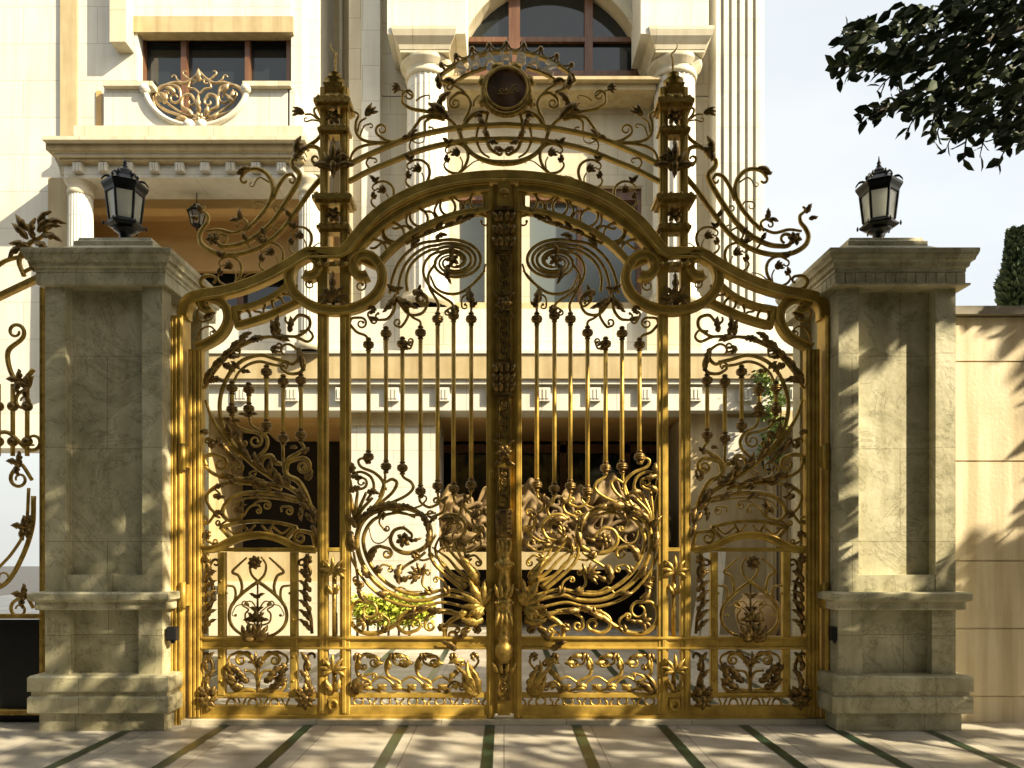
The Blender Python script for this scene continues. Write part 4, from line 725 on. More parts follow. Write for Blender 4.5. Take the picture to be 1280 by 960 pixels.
# lower band with three running scrolls
for x in (470, 507, 545):
    gs([(S([(x+6, 864), (x-6, 860), (x-8, 852), (x-22, 844), (x-24, 828), (x-14, 818), (x-2, 820)], (8, 1, 1.1)), [1.8, 2.2, 2.4, 2.0, 1.0]), (S([(x-8, 854), (x+6, 846), (x+18, 852), (x+26, 862)]), [1.4, 1.8, 1.6])],
       lambda lb, x=x: [lb.leaf(x+u, y, a, 13, 7, c, 3, -.025) for u, y, a, c in ((-22, 836, 60, 50), (-12, 820, 20, -60), (-2, 826, 330, 50), (4, 862, 60, -60), (12, 862, 120, 60), (20, 858, 30, -50), (-4, 860, 160, 50))], lm='cast_gold')
b = MB()
for a, L, c in ((160, 34, -70), (135, 46, -60), (110, 46, 40), (85, 40, 50), (180, 22, -60)): b.leaf(598, 866, a, L, 10, c, 4, -.03)
b.leaf(574, 838, 200, 20, 8, 60, 3, -.03); b.leaf(580, 826, 160, 20, 8, 60, 3, -.03); gp(b, 'acanthus_spray', 'cast_gold')
b = MB(); [b.leaf(443, 866, a, L, 9, c, 3, -.03) for a, L, c in ((90, 30, -60), (60, 26, -60), (30, 22, 50))]; gp(b, 'acanthus_spray', 'bronze')
b = MB()
for k in range(10):
    x = 448+k*17
    if k % 2: b.tube(S([(x-6, 873), (x-2, 878), (x-3, 881)]), 1.3, 6); b.tube(S([(x+6, 873), (x+2, 878), (x+3, 881)]), 1.3, 6)
    else: b.tube([(x+6*math.cos(t), 876.5+5*math.sin(t)) for t in np.linspace(0, 6.283, 18, endpoint=False)], 1.4, 6, 0, 1.6, loop=True)
gp(b, 'lattice_strip', 'scroll_gold')
for P, e, r in (([(540, 742), (528, 730), (530, 716)], (4.5, 1, 1), 1.3), ([(516, 690), (526, 700), (538, 698)], (4, -1, 1), 1.2), ([(470, 716), (478, 706), (488, 708)], (4, 1, 1), 1.2), ([(480, 640), (474, 652), (480, 662)], (4, -1, 1), 1.1), ([(560, 742), (556, 728), (548, 722)], (4, -1, 1), 1.2), ([(520, 758), (520, 766), (512, 768)], (3.5, 1, .9), 1.2),
    ([(455, 730), (446, 732), (442, 726)], (3.5, 1, .9), 1.2), ([(580, 700), (592, 694), (600, 700)], (4.5, 1, 1.1), 1.3), ([(572, 680), (586, 676), (598, 668)], (6, -1, 1.1), 1.5), ([(556, 668), (562, 656), (572, 654)], (4.5, 1, 1), 1.3), ([(596, 640), (590, 650), (596, 662)], (5, -1, 1), 1.4), ([(600, 790), (592, 782), (580, 786)], (4, -1, 1), 1.4),
    ([(548, 786), (560, 780), (572, 784)], (4, 1, 1), 1.3), ([(480, 790), (486, 776), (478, 768)], (4, -1, 1), 1.3), ([(270, 640), (284, 648), (276, 656)], (4, 1, 1), 1.2), ([(318, 604), (326, 610), (334, 609)], (3.5, 1, 1), 1.2), ([(362, 606), (356, 596), (348, 598)], (4, -1, 1), 1.2), ([(264, 560), (270, 552), (262, 548)], (4, -1, 1), 1.3), ([(384, 600), (390, 590), (384, 584)], (4, -1, .9), 1.3),
    ([(300, 540), (296, 548), (302, 556)], (4, -1, 1), 1.2), ([(262, 664), (258, 674), (266, 680)], (4, -1, 1), 1.3), ([(340, 436), (350, 440), (352, 434)], (4, -1, .9), 1.3), ([(286, 444), (298, 446), (300, 438)], (4, -1, .9), 1.2), ([(504, 430), (512, 436), (516, 428)], (3.5, -1, .9), 1.1), ([(572, 392), (566, 384), (558, 388)], (3.5, -1, .9), 1.1), ([(470, 386), (460, 392), (464, 402)], (4, -1, .9), 1.2),
    ([(452, 862), (456, 846), (466, 842)], (4, 1, 1), 1.3), ([(490, 816), (492, 828), (500, 832)], (4, -1, 1), 1.3), ([(528, 816), (530, 828), (538, 832)], (4, -1, 1), 1.3), ([(566, 816), (568, 828), (576, 832)], (4, -1, 1), 1.3), ([(556, 864), (566, 852), (578, 856)], (4, 1, 1), 1.3), ([(590, 816), (598, 826), (592, 836)], (4, 1, 1), 1.3), ([(448, 816), (446, 830), (452, 836)], (4, -1, 1), 1.3)):
    a_ = math.degrees(math.atan2(-(P[1][1]-P[0][1]), P[1][0]-P[0][0])); gs([(S(P, e), [r*1.2, r*1.2, r*.7])], lambda lb, P=P, a_=a_: (lb.leaf(P[0][0], P[0][1], a_+40, 11, 5.5, -50, 3, -.02), lb.leaf(P[0][0], P[0][1], a_-40, 11, 5.5, 50, 3, -.02)), name='tendril')
for o in parts: mirror_tree(o, leafR)
# central cover column (belongs to the left leaf)
cc = thing  # noqa
def gl(b, prof, n=16): x, _ = G(630, 0); b.lathe([(r*U, G(0, y)[1]) for r, y in prof], x, -.055, n)
b = MB(); b.gbox(622, 638, 226, 892, -.055, .03); b.gbox(616, 644, 232, 891, -.02, .024); col_body = b.build('cover_column', 'gold', leafL)
b = MB(); gl(b, [(6, 247), (6, 243), (0.5, 241)]); b.ball(630, 250, 2.6, -.058); b.build('bolt', 'cast_gold', col_body)
def capital(y0, y1, wtop, name='capital'):
    b = MB(); b.gbox(630-wtop, 630+wtop, y0, y0+5, -.085, .02); b.gbox(630-wtop+1.5, 630+wtop-1.5, y1-5, y1, -.08, .02)
    n = max(2, int((y1-y0)/14))
    for k in range(n):
        y = y1-4-k*(y1-y0-8)/n
        for u in (-8, -3, 3, 8): b.leaf(630+u, y, 90-u*2, 14, 6, -u*3, 2, -.065, .5)
    bead_row(b, [(630+u, (y0+y1)/2+4) for u in (-9, -5.4, -1.8, 1.8, 5.4, 9)], 2, -.08); b.build(name, 'bronze', col_body)
capital(264, 318, 12); capital(455, 497, 13)
def carved(y0, y1):
    b = MB(); b.bar([(623, y0), (623, y1)], 2, .03, -.06); b.bar([(637, y0), (637, y1)], 2, .03, -.06); b.bar([(622, y0), (638, y0)], 2.4, .03, -.06); b.bar([(622, y1), (638, y1)], 2.4, .03, -.06)
    y = y0+5; k = 0
    while y < y1-4:
        f = 1 if k % 2 else -1; b.tube(S([(630-f*3, y+5), (630+f*3, y+2), (630+f*3, y-3)], (2.6, -f, .8)), 1.1, 6, -.06); y += 6.5; k += 1
    b.build('carved_panel', 'bronze', col_body)
carved(322, 372); carved(397, 453); carved(500, 549); carved(586, 634); carved(826, 872)
for y in (384, 567): 
    b = MB(); rosette(b, 630, y, 11, -.06, 6)
    for f in (-1, 1): b.leaf(630+f*4, y-8, 90-f*25, 13, 6, -f*70, 2, -.05); b.leaf(630+f*4, y+8, -90+f*25, 13, 6, f*70, 2, -.05)
    b.build('rosette', 'bronze', col_body)
b = MB(); gl(b, [(11, 638), (11.5, 640), (11.5, 662), (10.5, 672)])
for y in np.arange(643, 672, 6): bead_row(b, [(630+u, y) for u in np.arange(-8, 9, 4)], 1.7, -.11)
b.build('drum', 'bronze', col_body)
b = MB(); gl(b, [(9, 670), (10, 675), (10, 690), (8, 694), (8, 700), (12, 703), (12, 708), (8.5, 711), (7, 718), (8, 727), (10, 738), (10, 744), (8, 747), (11.5, 750), (12, 755), (10, 759), (11, 763), (11.5, 769), (9, 777), (6.5, 786), (6, 792), (8, 795), (8, 799), (7, 801), (11, 805), (12, 811), (11, 818), (8, 822), (9, 827)], 24)
for yy, rr in ((705, 12), (752, 11.6)): bead_row(b, [(630+rr*math.cos(t)*.98, yy) for t in np.linspace(.4, 2.75, 6)], 1.8, -.055-rr*U*.8)
for u in (-7, -2.4, 2.4, 7): b.leaf(630+u, 746, 90-u*2, 18, 5, 0, 2, -.11, .2); b.leaf(630+u*.9, 690, 90-u, 16, 5, 0, 2, -.105, .1); b.leaf(630+u*.9, 764, -90+u*2, 18, 5, 0, 2, -.11, .2)
b.build('turned_shaft', 'cast_gold', col_body)
b = MB(); [b.leaf(630+u, 840, 90-u*2, 16, 6, -u*3, 2, -.075) for u in (-8, -3, 3, 8)]; b.build('acanthus', 'cast_gold', col_body)

# ------------------------------------------------------------------ side fence panel to the left of the left pier
fx0 = -9.0; fx1 = PLX-.41
fen = thing('side_gate', 'gold scrolled side gate beyond the left pier, cut by the picture edge', 'side gate', ((-3.9), 0, 0))
for P_, w_ in (([(-330, 770), (54, 770)], 6), ([(-330, 440), (-20, 380), (54, 345)], 7), ([(-330, 890), (54, 890)], 7)): b = MB(); b.bar(P_, w_, .05); b.build('rail', 'scroll_gold', fen)
for x in (53, -60, -170, -280): b = MB(); b.bar([(x, 900), (x, 360 if x > 0 else 400)], 4, .04); b.build('stile', 'scroll_gold', fen)
b = MB(); b.box(G(-330, 0)[0], G(46, 0)[0], .03, .06, .0, HZ+(CY-775)*U); b.build('kick_plate', 'black_iron', fen)
for cx_ in (-4, -118, -228):
    for (P, r) in (([(46+cx_, 620), (44+cx_, 660), (30+cx_, 700), (10+cx_, 730), (-20+cx_, 740)], 3), ([(40+cx_, 610), (36+cx_, 660), (20+cx_, 690), (0+cx_, 712)], 2), ([(46+cx_, 462), (30+cx_, 478), (18+cx_, 466), (14+cx_, 440), (30+cx_, 425)], 3), ([(44+cx_, 600), (30+cx_, 580), (20+cx_, 590)], 2.4), ([(44+cx_, 470), (40+cx_, 484), (30+cx_, 490)], 2.2), ([(-40+cx_, 620), (-20+cx_, 560), (10+cx_, 540), (36+cx_, 560)], 2.6), ([(46+cx_, 760), (36+cx_, 745), (24+cx_, 750)], 2.2)):
        b = MB(); b.tube(S(P, (12, -1, 1.2)), [r, r, r*.5]); 
        o = b.build('scroll', 'scroll_gold', fen); lb = MB(); [lb.leaf(P[1][0], P[1][1], a, 16, 8, 40, 3, -.02) for a in (70, 150, 250)]; lb.build('acanthus', 'bronze', o)
    for x in (20, 38, 2): 
        b = MB(); b.tube([(x+cx_, 480), (x+cx_, 570)], 2.7); o = b.build('baluster', 'gold', fen); [(k := MB(), k.ball(x+cx_, yk, 6.4), k.build('knob', 'bronze', o)) for yk in (508, 552)]
lb = MB()
b = MB(); b.tube(S([(30, 345), (24, 325), (36, 305), (52, 296), (60, 284)]), [3, 3, 2]); b.tube(S([(30, 340), (46, 330), (44, 316)], (9, -1, 1.2)), [2.4, 2.2, 1]); b.tube(S([(-30, 370), (0, 330), (40, 318)], (9, 1, 1.2)), [3, 2.6, 1]); o = b.build('crest_scroll', 'scroll_gold', fen)
for x, y, a, c in ((44, 300, 100, -40), (50, 292, 60, -50), (54, 290, 30, -40), (56, 296, 0, -40), (46, 304, -20, -30), (36, 300, 120, 30), (40, 312, 150, 40), (52, 286, 80, -60), (40, 290, 140, -20), (34, 310, 200, 40), (60, 282, 20, -40), (46, 316, 250, 40)): lb.leaf(x, y, a, 26, 9, c, 3, -.02)
lb.build('acanthus', 'bronze', o)

# ------------------------------------------------------------------ boundary wall right of the right pier
wl = thing('boundary_wall', 'cream block boundary wall with dark coping right of the right pier', 'wall', (4.5, .3, 0))
b = MB(); X0 = PRX+.41; 
zj = [-.1]+[HZ+(CY-y)*U for y in (870, 785, 700, 575, 450)]+[HZ+(CY-394)*U]
for za, zb in zip(zj[:-1], zj[1:]):
    x = X0; k = 0
    while x < 12: 
        x1 = x+1.15; b.box(x, x1-.008, .02, .3, za, zb-.012); x = x1; k += 1
b.box(X0, 12, .03, .29, -.1, zj[-1]-.003); b.build('wall_blocks', 'wall_block', wl)
b = MB(); b.box(X0, 12, -.03, .35, zj[-1], zj[-1]+.06); b.build('coping', 'cap_dark', wl)

# ------------------------------------------------------------------ the mansion
house = thing('mansion', 'large cream stone mansion with columns, balconies and dentil cornices behind the gate', 'house', (0, 6, 0))
def Hp(px, py, Y): s = (Y+DG)/FPX; return ((px-CX)*s, HZ+(CY-py)*s)
def hb(b, x0, x1, y0, y1, Yf, Yb):
    a, zt = Hp(x0, y0, Yf); c, zb = Hp(x1, y1, Yf); b.box(a, c, Yf, Yb, max(zb, 0) if y1 < 880 else 0, zt)
def hpart(name, m, *boxes, parent=None):
    b = MB()
    for q in boxes: hb(b, *q)
    return b.build(name, m, parent or house)
YM = 6.3
# body behind everything (roof slab level far above)
hpart('wall', 'cream', (436, 573, 120, 445, YM, YM+.5), (803, 940, 120, 445, YM, YM+.5), (573, 803, 120, 232, YM, YM+.5), (573, 803, 383, 445, YM, YM+.5), (436, 573, -260, 121, YM, YM+.5), (803, 905, -260, 121, YM, YM+.5), (573, 803, 96, 121, YM, YM+.5))
hpart('wall', 'cream', (606, 662, 232, 384, YM+.02, YM+.4))
# fluted corner pilaster at the right edge
o = hpart('pilaster', 'white_stone', (893, 955, -260, 520, YM-.35, YM+.3))
b = MB()
for x in (898, 908, 918, 928, 938, 948): hb(b, x-2.9, x+2.9, -260, 519, YM-.44, YM-.345)
b.build('fluting', 'white_stone', o)
# recess and left pilasters of the centre block
hpart('pilaster', 'cream', (436, 452, -260, 444, YM-.12, YM+.1)); hpart('pilaster', 'white_stone', (452, 475, -260, 444, YM-.2, YM+.1))
hpart('wall', 'tan_stone', (396, 437, -260, 444, YM+.7, YM+.9)); hpart('drain_pipe', 'cream', (424, 428, -260, 444, YM+.62, YM+.66))
hpart('pilaster', 'white_stone', (377, 396.5, -260, 444, 5.9, 7.0))
# upper columns
def column(px, Y, ytop, ybot, r, capw, mat_='white_stone', n=24, part='column'):
    s = (Y+DG)/FPX; x, zt = Hp(px, ytop, Y); _, zb = Hp(px, ybot, Y); r *= s; capw *= s
    b = MB(); rings = []
    for rr, z in ((r*1.0, zb), (r*1.0, zb+.3*(zt-zb)), (r*.92, zt)):
        rings.append([(x+rr*math.cos(t)*(.955 if j % 2 else 1), Y+rr*math.sin(t)*(.955 if j % 2 else 1), z) for j, t in enumerate(np.linspace(0, 2*math.pi, n*2, endpoint=False))])
    b.rings(rings, smooth=False); o = b.build(part, mat_, house)
    b = MB(); b.lathe([(r*.92, zt-.01), (r*1.0, zt), (r*1.02, zt+.05), (r*.95, zt+.07), (r*.98, zt+.12), (r*1.2, zt+.17), (r*1.25, zt+.22), (r*1.12, zt+.235)], x, Y, 28)
    b.box(x-capw*.9, x+capw*.9, Y-capw*.9, Y+capw*.9, zt+.23, zt+.27)
    b.lathe([(capw*.92, zt+.27), (capw*.96, zt+.33), (capw*1.12, zt+.42), (capw*1.18, zt+.5), (capw*1.18, zt+.55)], x, Y, 4, math.pi/4, True, smooth=False); b.build('capital', 'cream', o)
    b = MB(); b.lathe([(r*1.3, zb), (r*1.3, zb+.1), (r*1.1, zb+.13), (r*1.15, zb+.18), (r, zb+.2)], x, Y, 24); b.build('column_base', 'cream', o)
column(534, 5.95, 104, 386, 27, 33); column(843, 5.95, 104, 386, 27, 33)
hpart('architrave', 'white_stone', (484, 582, -260, 42, 5.5, YM)); hpart('architrave', 'white_stone', (801, 886, -260, 42, 5.5, YM)); 
hpart('pedestal', 'cream', (500, 568, 384, 442, 5.6, YM)); hpart('pedestal', 'cream', (809, 877, 384, 442, 5.6, YM))
# arched top window: surround with an arch cut out
def arch_surround():
    b = MB(); xs = (688, 96, 116, 118); c = xs[0]; N = 30; Yf = YM-.05; top = -260
    pts = [(c-117*math.cos(t), 96-122*math.sin(t)) for t in np.linspace(0, math.pi, N)]
    for i in range(N-1):
        (x0, y0), (x1, y1) = pts[i], pts[i+1]; v = []
        for Y in (Yf, Yf+.45):
            for px, py in ((x0, y0), (x1, y1), (x1, top), (x0, top)):
                X, Z = Hp(px, py, Yf); v.append((X, Y, Z))
        b.add(v, [(0, 1, 2, 3), (7, 6, 5, 4), (0, 4, 5, 1), (3, 2, 6, 7), (0, 3, 7, 4), (1, 5, 6, 2)], False)
    b.build('arch_wall', 'cream', house)
    b = MB(); rr = []
    for i, (px, py) in enumerate(pts):
        t = math.pi*i/(N-1); dx, dy = -math.cos(t), -math.sin(t); ring = []
        for k, Y in ((0, Yf-.06), (9, Yf-.06), (9, Yf+.02), (0, Yf+.02)):
            X, Z = Hp(px+dx*k, py+dy*k, Yf); ring.append((X, Y, Z))
        rr.append(ring)
    b.rings(rr, smooth=False); b.build('arch_moulding', 'cream', house)
arch_surround()
wa = hpart('window', 'wood', (571, 582, -30, 96, YM+.12, YM+.2), (794, 805, -30, 96, YM+.12, YM+.2), (571, 805, 88, 96, YM+.125, YM+.195), (571, 805, 46, 52, YM+.13, YM+.19), (731, 741, -30, 96, YM+.115, YM+.205), (636, 650, -30, 96, YM+.115, YM+.205))
hpart('pane', 'dark_glass', (560, 816, -40, 97, YM+.2, YM+.22), parent=wa)
hpart('sill', 'tan_stone', (540, 826, 95, 99, 5.72, YM+.2), (546, 820, 99, 112, 5.82, YM+.1)) 
# middle windows
for x0, x1, mu in ((573, 607, ()), (661, 803, (725,))):
    wn_ = hpart('window', 'wood', (x0, x1, 232, 250, YM+.1, YM+.22), *[(m_-3, m_+3, 250, 383, YM+.1, YM+.2) for m_ in mu], *([(797, 803, 250, 383, YM+.08, YM+.24)] if x1 > 700 else []))
    hpart('pane', 'blue_glass', (x0, x1, 232, 384, YM+.24, YM+.27), parent=wn_)
hpart('sill', 'tan_stone', (560, 815, 378, 386, YM-.12, YM+.1))
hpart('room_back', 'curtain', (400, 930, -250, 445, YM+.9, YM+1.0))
# first floor cornice with dentils
YC = 5.4
hpart('parapet', 'white_stone', (250, 1000, 386, 441, YC+.35, YC+.8))
hpart('cornice', 'tan_stone', (225, 1002, 440, 473, YC-.10, YC+2.6), ); hpart('moulding', 'white_stone', (228, 1001, 438, 441.5, YC-.13, YC+.5), (232, 1000, 473, 480, YC-.06, YC+.5))
hpart('frieze', 'white_stone', (236, 998, 480, 513, YC+.03, YC+.6))
for k in range(-6, 6):
    x = 680+k*63.2; b = MB()
    if x < 240: continue
    hb(b, x-8, x+8, 484, 501, YC-.03, YC+.06)
    for u in (-4.5, 0, 4.5): hb(b, x+u-1.4, x+u+1.4, 486, 498, YC-.042, YC-.02)
    b.build('dentil', 'white_stone', house)
hpart('moulding', 'cream', (236, 998, 480, 483.5, YC-.0, YC+.5))
# ceiling of the porch, and its back wall, coloured dark for the shade inside
def slabz(b, x0, x1, Y0, Y1, z0, z1): b.box(x0, x1, Y0, Y1, z0, z1)
zs = Hp(0, 513, YC+.18)[1]
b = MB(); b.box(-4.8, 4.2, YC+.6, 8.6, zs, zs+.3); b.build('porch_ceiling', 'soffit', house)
b = MB(); b.box(-4.8, 4.4, 8.2, 8.4, 0, zs); b.build('porch_back_wall', 'interior_shade', house)
def vault(x0, x1, Y0, Y1, zt, drop, name):                      # coved soffit sloping down towards the back
    b = MB(); rr = []
    for i in range(9):
        t = i/8; rr.append([(x0, Y0+(Y1-Y0)*t, zt-drop*t**1.8), (x1, Y0+(Y1-Y0)*t, zt-drop*t**1.8), (x1, Y0+(Y1-Y0)*t, zt+.1), (x0, Y0+(Y1-Y0)*t, zt+.1)])
    b.rings(rr, smooth=False); b.build(name, 'soffit', house)
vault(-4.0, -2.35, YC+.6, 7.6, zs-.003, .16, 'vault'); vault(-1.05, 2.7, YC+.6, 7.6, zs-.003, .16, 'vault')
# ground floor piers
hpart('pier', 'white_stone', (434, 546, 531, 900, YC+.25, 6.9)); hpart('pier_band', 'tan_stone', (433, 547, 513, 531, YC+.2, 6.9))
hpart('pier', 'tan_stone', (862, 985, 513, 900, YC+.3, 7.2)); hpart('block', 'white_stone', (905, 960, 522, 574, YC+.24, YC+.4))
hpart('pier', 'tan_stone', (150, 256, 513, 900, YC+.2, 7.2))
o = hpart('pilaster', 'tan_stone', (966, 1003, 513, 900, YC+.05, YC+.5)); b = MB()
for x in (972, 980, 988, 996): hb(b, x-2.6, x+2.6, 513, 899, YC+.02, YC+.06)
b.build('fluting', 'tan_stone', o)
hpart('terrace_wall', 'cream', (256, 435, 728, 900, YC+.1, 8.2)); hpart('terrace_edge', 'tan_stone', (254, 436, 690, 729, YC+.3, 8.2))
# doors between the piers
dr = hpart('door', 'wood', (548, 862, 556, 566, 7.6, 7.7), (700, 708, 545, 690, 7.6, 7.7), (624, 632, 545, 690, 7.6, 7.7), (780, 788, 545, 690, 7.6, 7.7))
hpart('pane', 'dark_glass', (540, 866, 500, 690, 7.72, 7.75), parent=dr)
hpart('porch_shade_sheet', 'interior_shade', (250, 436, 500, 690, 7.75, 7.8))  # dark sheet standing in for the shade inside the left opening
# beam over the garage opening
hpart('garage_lintel', 'tan_stone', (546, 832, 690, 712, 6.0, 7.6))
b = MB(); b.box(Hp(546, 0, 6.0)[0], Hp(835, 0, 6.0)[0], 7.9, 8.0, 0, 1.2); b.build('garage_shade_sheet', 'interior_shade', house)  # dark sheet for the shaded depth of the garage opening, no door
hpart('garage_side', 'tan_stone', (830, 864, 690, 900, 6.05, 7.6))
# left bay: loggia with balcony
YL = 4.9
hpart('wall', 'white_stone', (-260, 75, -260, 560, 5.6, 6.2)); hpart('pilaster', 'tan_stone', (75, 96, -260, 170, 5.55, 6.0)); hpart('wall', 'white_stone', (95, 172, -260, 172, 5.6, 5.9), (364, 378, -260, 172, 5.65, 5.9), (172, 364, -260, 20, 5.6, 5.9))
hpart('lintel', 'tan_stone', (160, 366, 20, 40, 5.57, 5.75)); hpart('bracket', 'cream', (137, 157, -60, 52, 5.35, 5.6))  # flush tan band puts the shade under the lintel into its colour
wl_ = hpart('window', 'wood', (172, 180, 38, 150, 5.75, 5.85), (226, 233, 38, 150, 5.75, 5.85), (306, 312, 38, 150, 5.75, 5.85), (358, 365, 38, 150, 5.75, 5.85), (172, 364, 38, 47, 5.76, 5.84))
hpart('pane', 'dark_glass', (170, 366, 34, 172, 5.86, 5.9), parent=wl_)
def parapet():                                                  # balcony front with a bowl-shaped opening
    Yf = YL+.1; c, w_, yt, yb = 246, 64, 105, 170; N = 26
    prof = [(130, 105)]+[(c-w_, 105)]+[(c-w_*math.cos(t), 108+51*math.sin(t)) for t in np.linspace(0, math.pi, N)]+[(c+w_, 105), (362, 105)]
    b = MB()
    for (x0, y0), (x1, y1) in zip(prof[:-1], prof[1:]):
        if abs(x1-x0) < .01: continue
        v = []
        for Y in (Yf, Yf+.22):
            for px, py in ((x0, y0), (x1, y1), (x1, yb), (x0, yb)): X, Z = Hp(px, py, Yf); v.append((X, Y, Z))
        b.add(v, [(0, 1, 2, 3), (7, 6, 5, 4), (0, 4, 5, 1), (3, 2, 6, 7), (0, 3, 7, 4), (1, 5, 6, 2)], False)
    hb(b, 118, 131, 112, 170, Yf+.12, Yf+.3)
    o = b.build('balcony_parapet', 'white_stone', house)
    b = MB(); rr = []
    for t in np.linspace(-.06, math.pi+.06, 34):
        ring = []
        for k in np.linspace(0, 2*math.pi, 8, endpoint=False):
            rad = 1+.055*math.cos(k); X, Z = Hp(c-w_*rad*math.cos(t), 108+51*rad*math.sin(t), Yf); ring.append((X, Yf-.02-.05*math.sin(k), Z))
        rr.append(ring)
    b.rings(rr); 
    for px, py, r in ((183, 113, 7), (309, 113, 7), (238, 158, 7), (254, 158, 7)):
        X, Z = Hp(px, py, Yf); r *= (Yf+DG)/FPX; b.rings([[(X+r*math.sin(a)*math.cos(t), Yf-.04-r*.8*math.cos(a), Z+r*math.sin(a)*math.sin(t)) for t in np.linspace(0, 6.283, 12, endpoint=False)] for a in np.linspace(.15, 2.9, 7)])
    b.build('rim', 'white_stone', o)
    for xa, xb in ((128, 190), (303, 363)): b = MB(); hb(b, xa, xb, 101, 107, Yf-.08, Yf+.3); b.build('handrail', 'cream', o)
    b = MB(); hb(b, 120, 127, 113, 157, Yf+.10, Yf+.13); b.build('niche', 'soffit', o)
    X0_, Z0 = Hp(360, 110, Yf); b = MB(); b.box(X0_, X0_+.1, Yf, 5.7, Hp(0, 170, Yf)[1], Z0); b.build('parapet_return', 'white_stone', o)
    # gold grille filling the bowl, drawn on its own plane
    g = thing('balcony_grille', 'gold scrollwork grille in the bowl-shaped gap of the balcony parapet', 'grille', (Hp(246, 130, Yf)[0], Yf+.1, Hp(246, 158, Yf)[1]))
    k = (Yf+DG)/DG                                              # same drawing units, farther plane
    def Q(P): return [(CX+(x-CX)*k, CY-(CY-y)*k) for x, y in P]
    def qt(name, P, r, end=None, m='grille_metal'):
        b = MB(); b.tube(Q(S(P, end)), [q*k for q in r], 8, Yf+.1); return b.build(name, m, g)
    for f in (-1, 1):
        q = lambda P: [(246+f*a, y) for a, y in P]
        qt('rim_bar', q([(0, 84), (8, 92), (18, 98), (32, 98), (48, 104), (57, 114)]), [1.4, 1.8, 2.2, 1.6])
        qt('rim_bar', q([(59, 112), (56, 128), (46, 142), (30, 152), (0, 158)]), [1.6, 1.6, 1.6])
        qt('scroll', q([(6, 148), (22, 140), (44, 132), (55, 120), (52, 106), (40, 101), (27, 104), (24, 114)]), [1.8, 2.2, 2.2, 1.2], (8, -f, 1.1))
        qt('scroll', q([(4, 146), (12, 134), (22, 128), (21, 116), (12, 113), (7, 119)]), [1.8, 2.4, 2.2, 1.0], (5, -f, .8))
        qt('scroll', q([(4, 148), (20, 146), (36, 146), (38, 152)]), [1.6, 1.8, 1.0], (5, f, .9)); qt('scroll', q([(10, 142), (26, 134), (40, 124), (46, 116)]), [1.4, 1.6, 1.0], (5, -f, .8))
        qt('scroll', q([(0, 112), (6, 106), (14, 104), (12, 96)]), [1.4, 1.6, .9], (4, -f, .9)); qt('scroll', q([(2, 94), (12, 94), (20, 88)]), [1.2, 1.4, .8], (3, -f, .6))
        qt('scroll', q([(20, 99), (28, 94), (30, 90)]), [1.2, 1.0, .7], (3, f, .5))
        lb = MB()
        for x, y, a in ((8, 142, 60), (14, 146, 20), (10, 150, -10), (40, 122, 60), (44, 126, 120), (30, 112, 40)): X_, Y_ = Q([(246+f*x, y)])[0]; lb.leaf(X_, Y_, a if f > 0 else 180-a, 14*k, 7*k, 30, 3, Yf+.07)
        lb.build('acanthus', 'grille_metal', g)
    lb = MB(); X_, Y_ = Q([(246, 146)])[0]; rosette(lb, X_, Y_, 9*k, Yf+.07, 8); X_, Y_ = Q([(246, 138)])[0]; lb.leaf(X_, Y_, 90, 24*k, 7*k, 0, 3, Yf+.08); X_, Y_ = Q([(246, 98)])[0]; lb.leaf(X_, Y_, 90, 16*k, 7*k, 0, 3, Yf+.08); lb.build('rosette', 'grille_metal', g)
parapet()
hpart('balcony_floor', 'cream', (92, 378, 157, 172, YL, 5.9))
b = MB()
def cor(b, x0, x1, y0, y1, Y0, Yb): hb(b, x0, x1, y0, y1, Y0, Yb)
hpart('cornice', 'tan_stone', (57, 380, 174, 187, YL-.02, 5.9)); hpart('moulding', 'cream', (52, 381, 170, 174.5, YL-.12, 5.9), (68, 380, 189, 195, YL+.05, 5.9), (64, 380, 187, 189.5, YL+.02, 5.9)); hpart('soffit_strip', 'tan_stone', (74, 379, 195, 201, YL+.1, 5.9))
hpart('frieze', 'white_stone', (80, 379, 201, 222, YL+.2, 5.9))
for k in range(9):
    x = 96+k*31.9; b = MB()
    hb(b, x-5.5, x+5.5, 201.5, 214, YL+.12, YL+.22)
    for u in (-3, 0, 3): hb(b, x+u-.9, x+u+.9, 203, 212, YL+.105, YL+.13)
    b.build('dentil', 'white_stone', house)
zl = Hp(0, 222, YL+.2)[1]; zlf = Hp(0, 440, YC)[1]
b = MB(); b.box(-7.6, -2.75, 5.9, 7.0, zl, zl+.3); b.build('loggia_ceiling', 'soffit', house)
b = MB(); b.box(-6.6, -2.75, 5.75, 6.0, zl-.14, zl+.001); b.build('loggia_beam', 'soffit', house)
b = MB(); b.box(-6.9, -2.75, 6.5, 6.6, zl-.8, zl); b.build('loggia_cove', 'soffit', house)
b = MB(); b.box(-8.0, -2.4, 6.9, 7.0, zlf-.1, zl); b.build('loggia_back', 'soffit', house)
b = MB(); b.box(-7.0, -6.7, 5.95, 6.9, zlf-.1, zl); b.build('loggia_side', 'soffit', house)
ld = hpart('door', 'wood', (218, 226, 283, 440, 6.75, 6.85), (296, 304, 283, 440, 6.75, 6.85)); hpart('pane', 'dark_glass', (205, 378, 283, 440, 6.86, 6.88), parent=ld)
column(101, 5.3, 246, 440, 15, 18); column(388, 5.3, 246, 440, 15, 18)
hpart('pilaster', 'tan_stone', (60, 92, 222, 560, 5.5, 5.9)); hpart('pier', 'tan_stone', (364, 378, 300, 440, 6.2, 6.6))
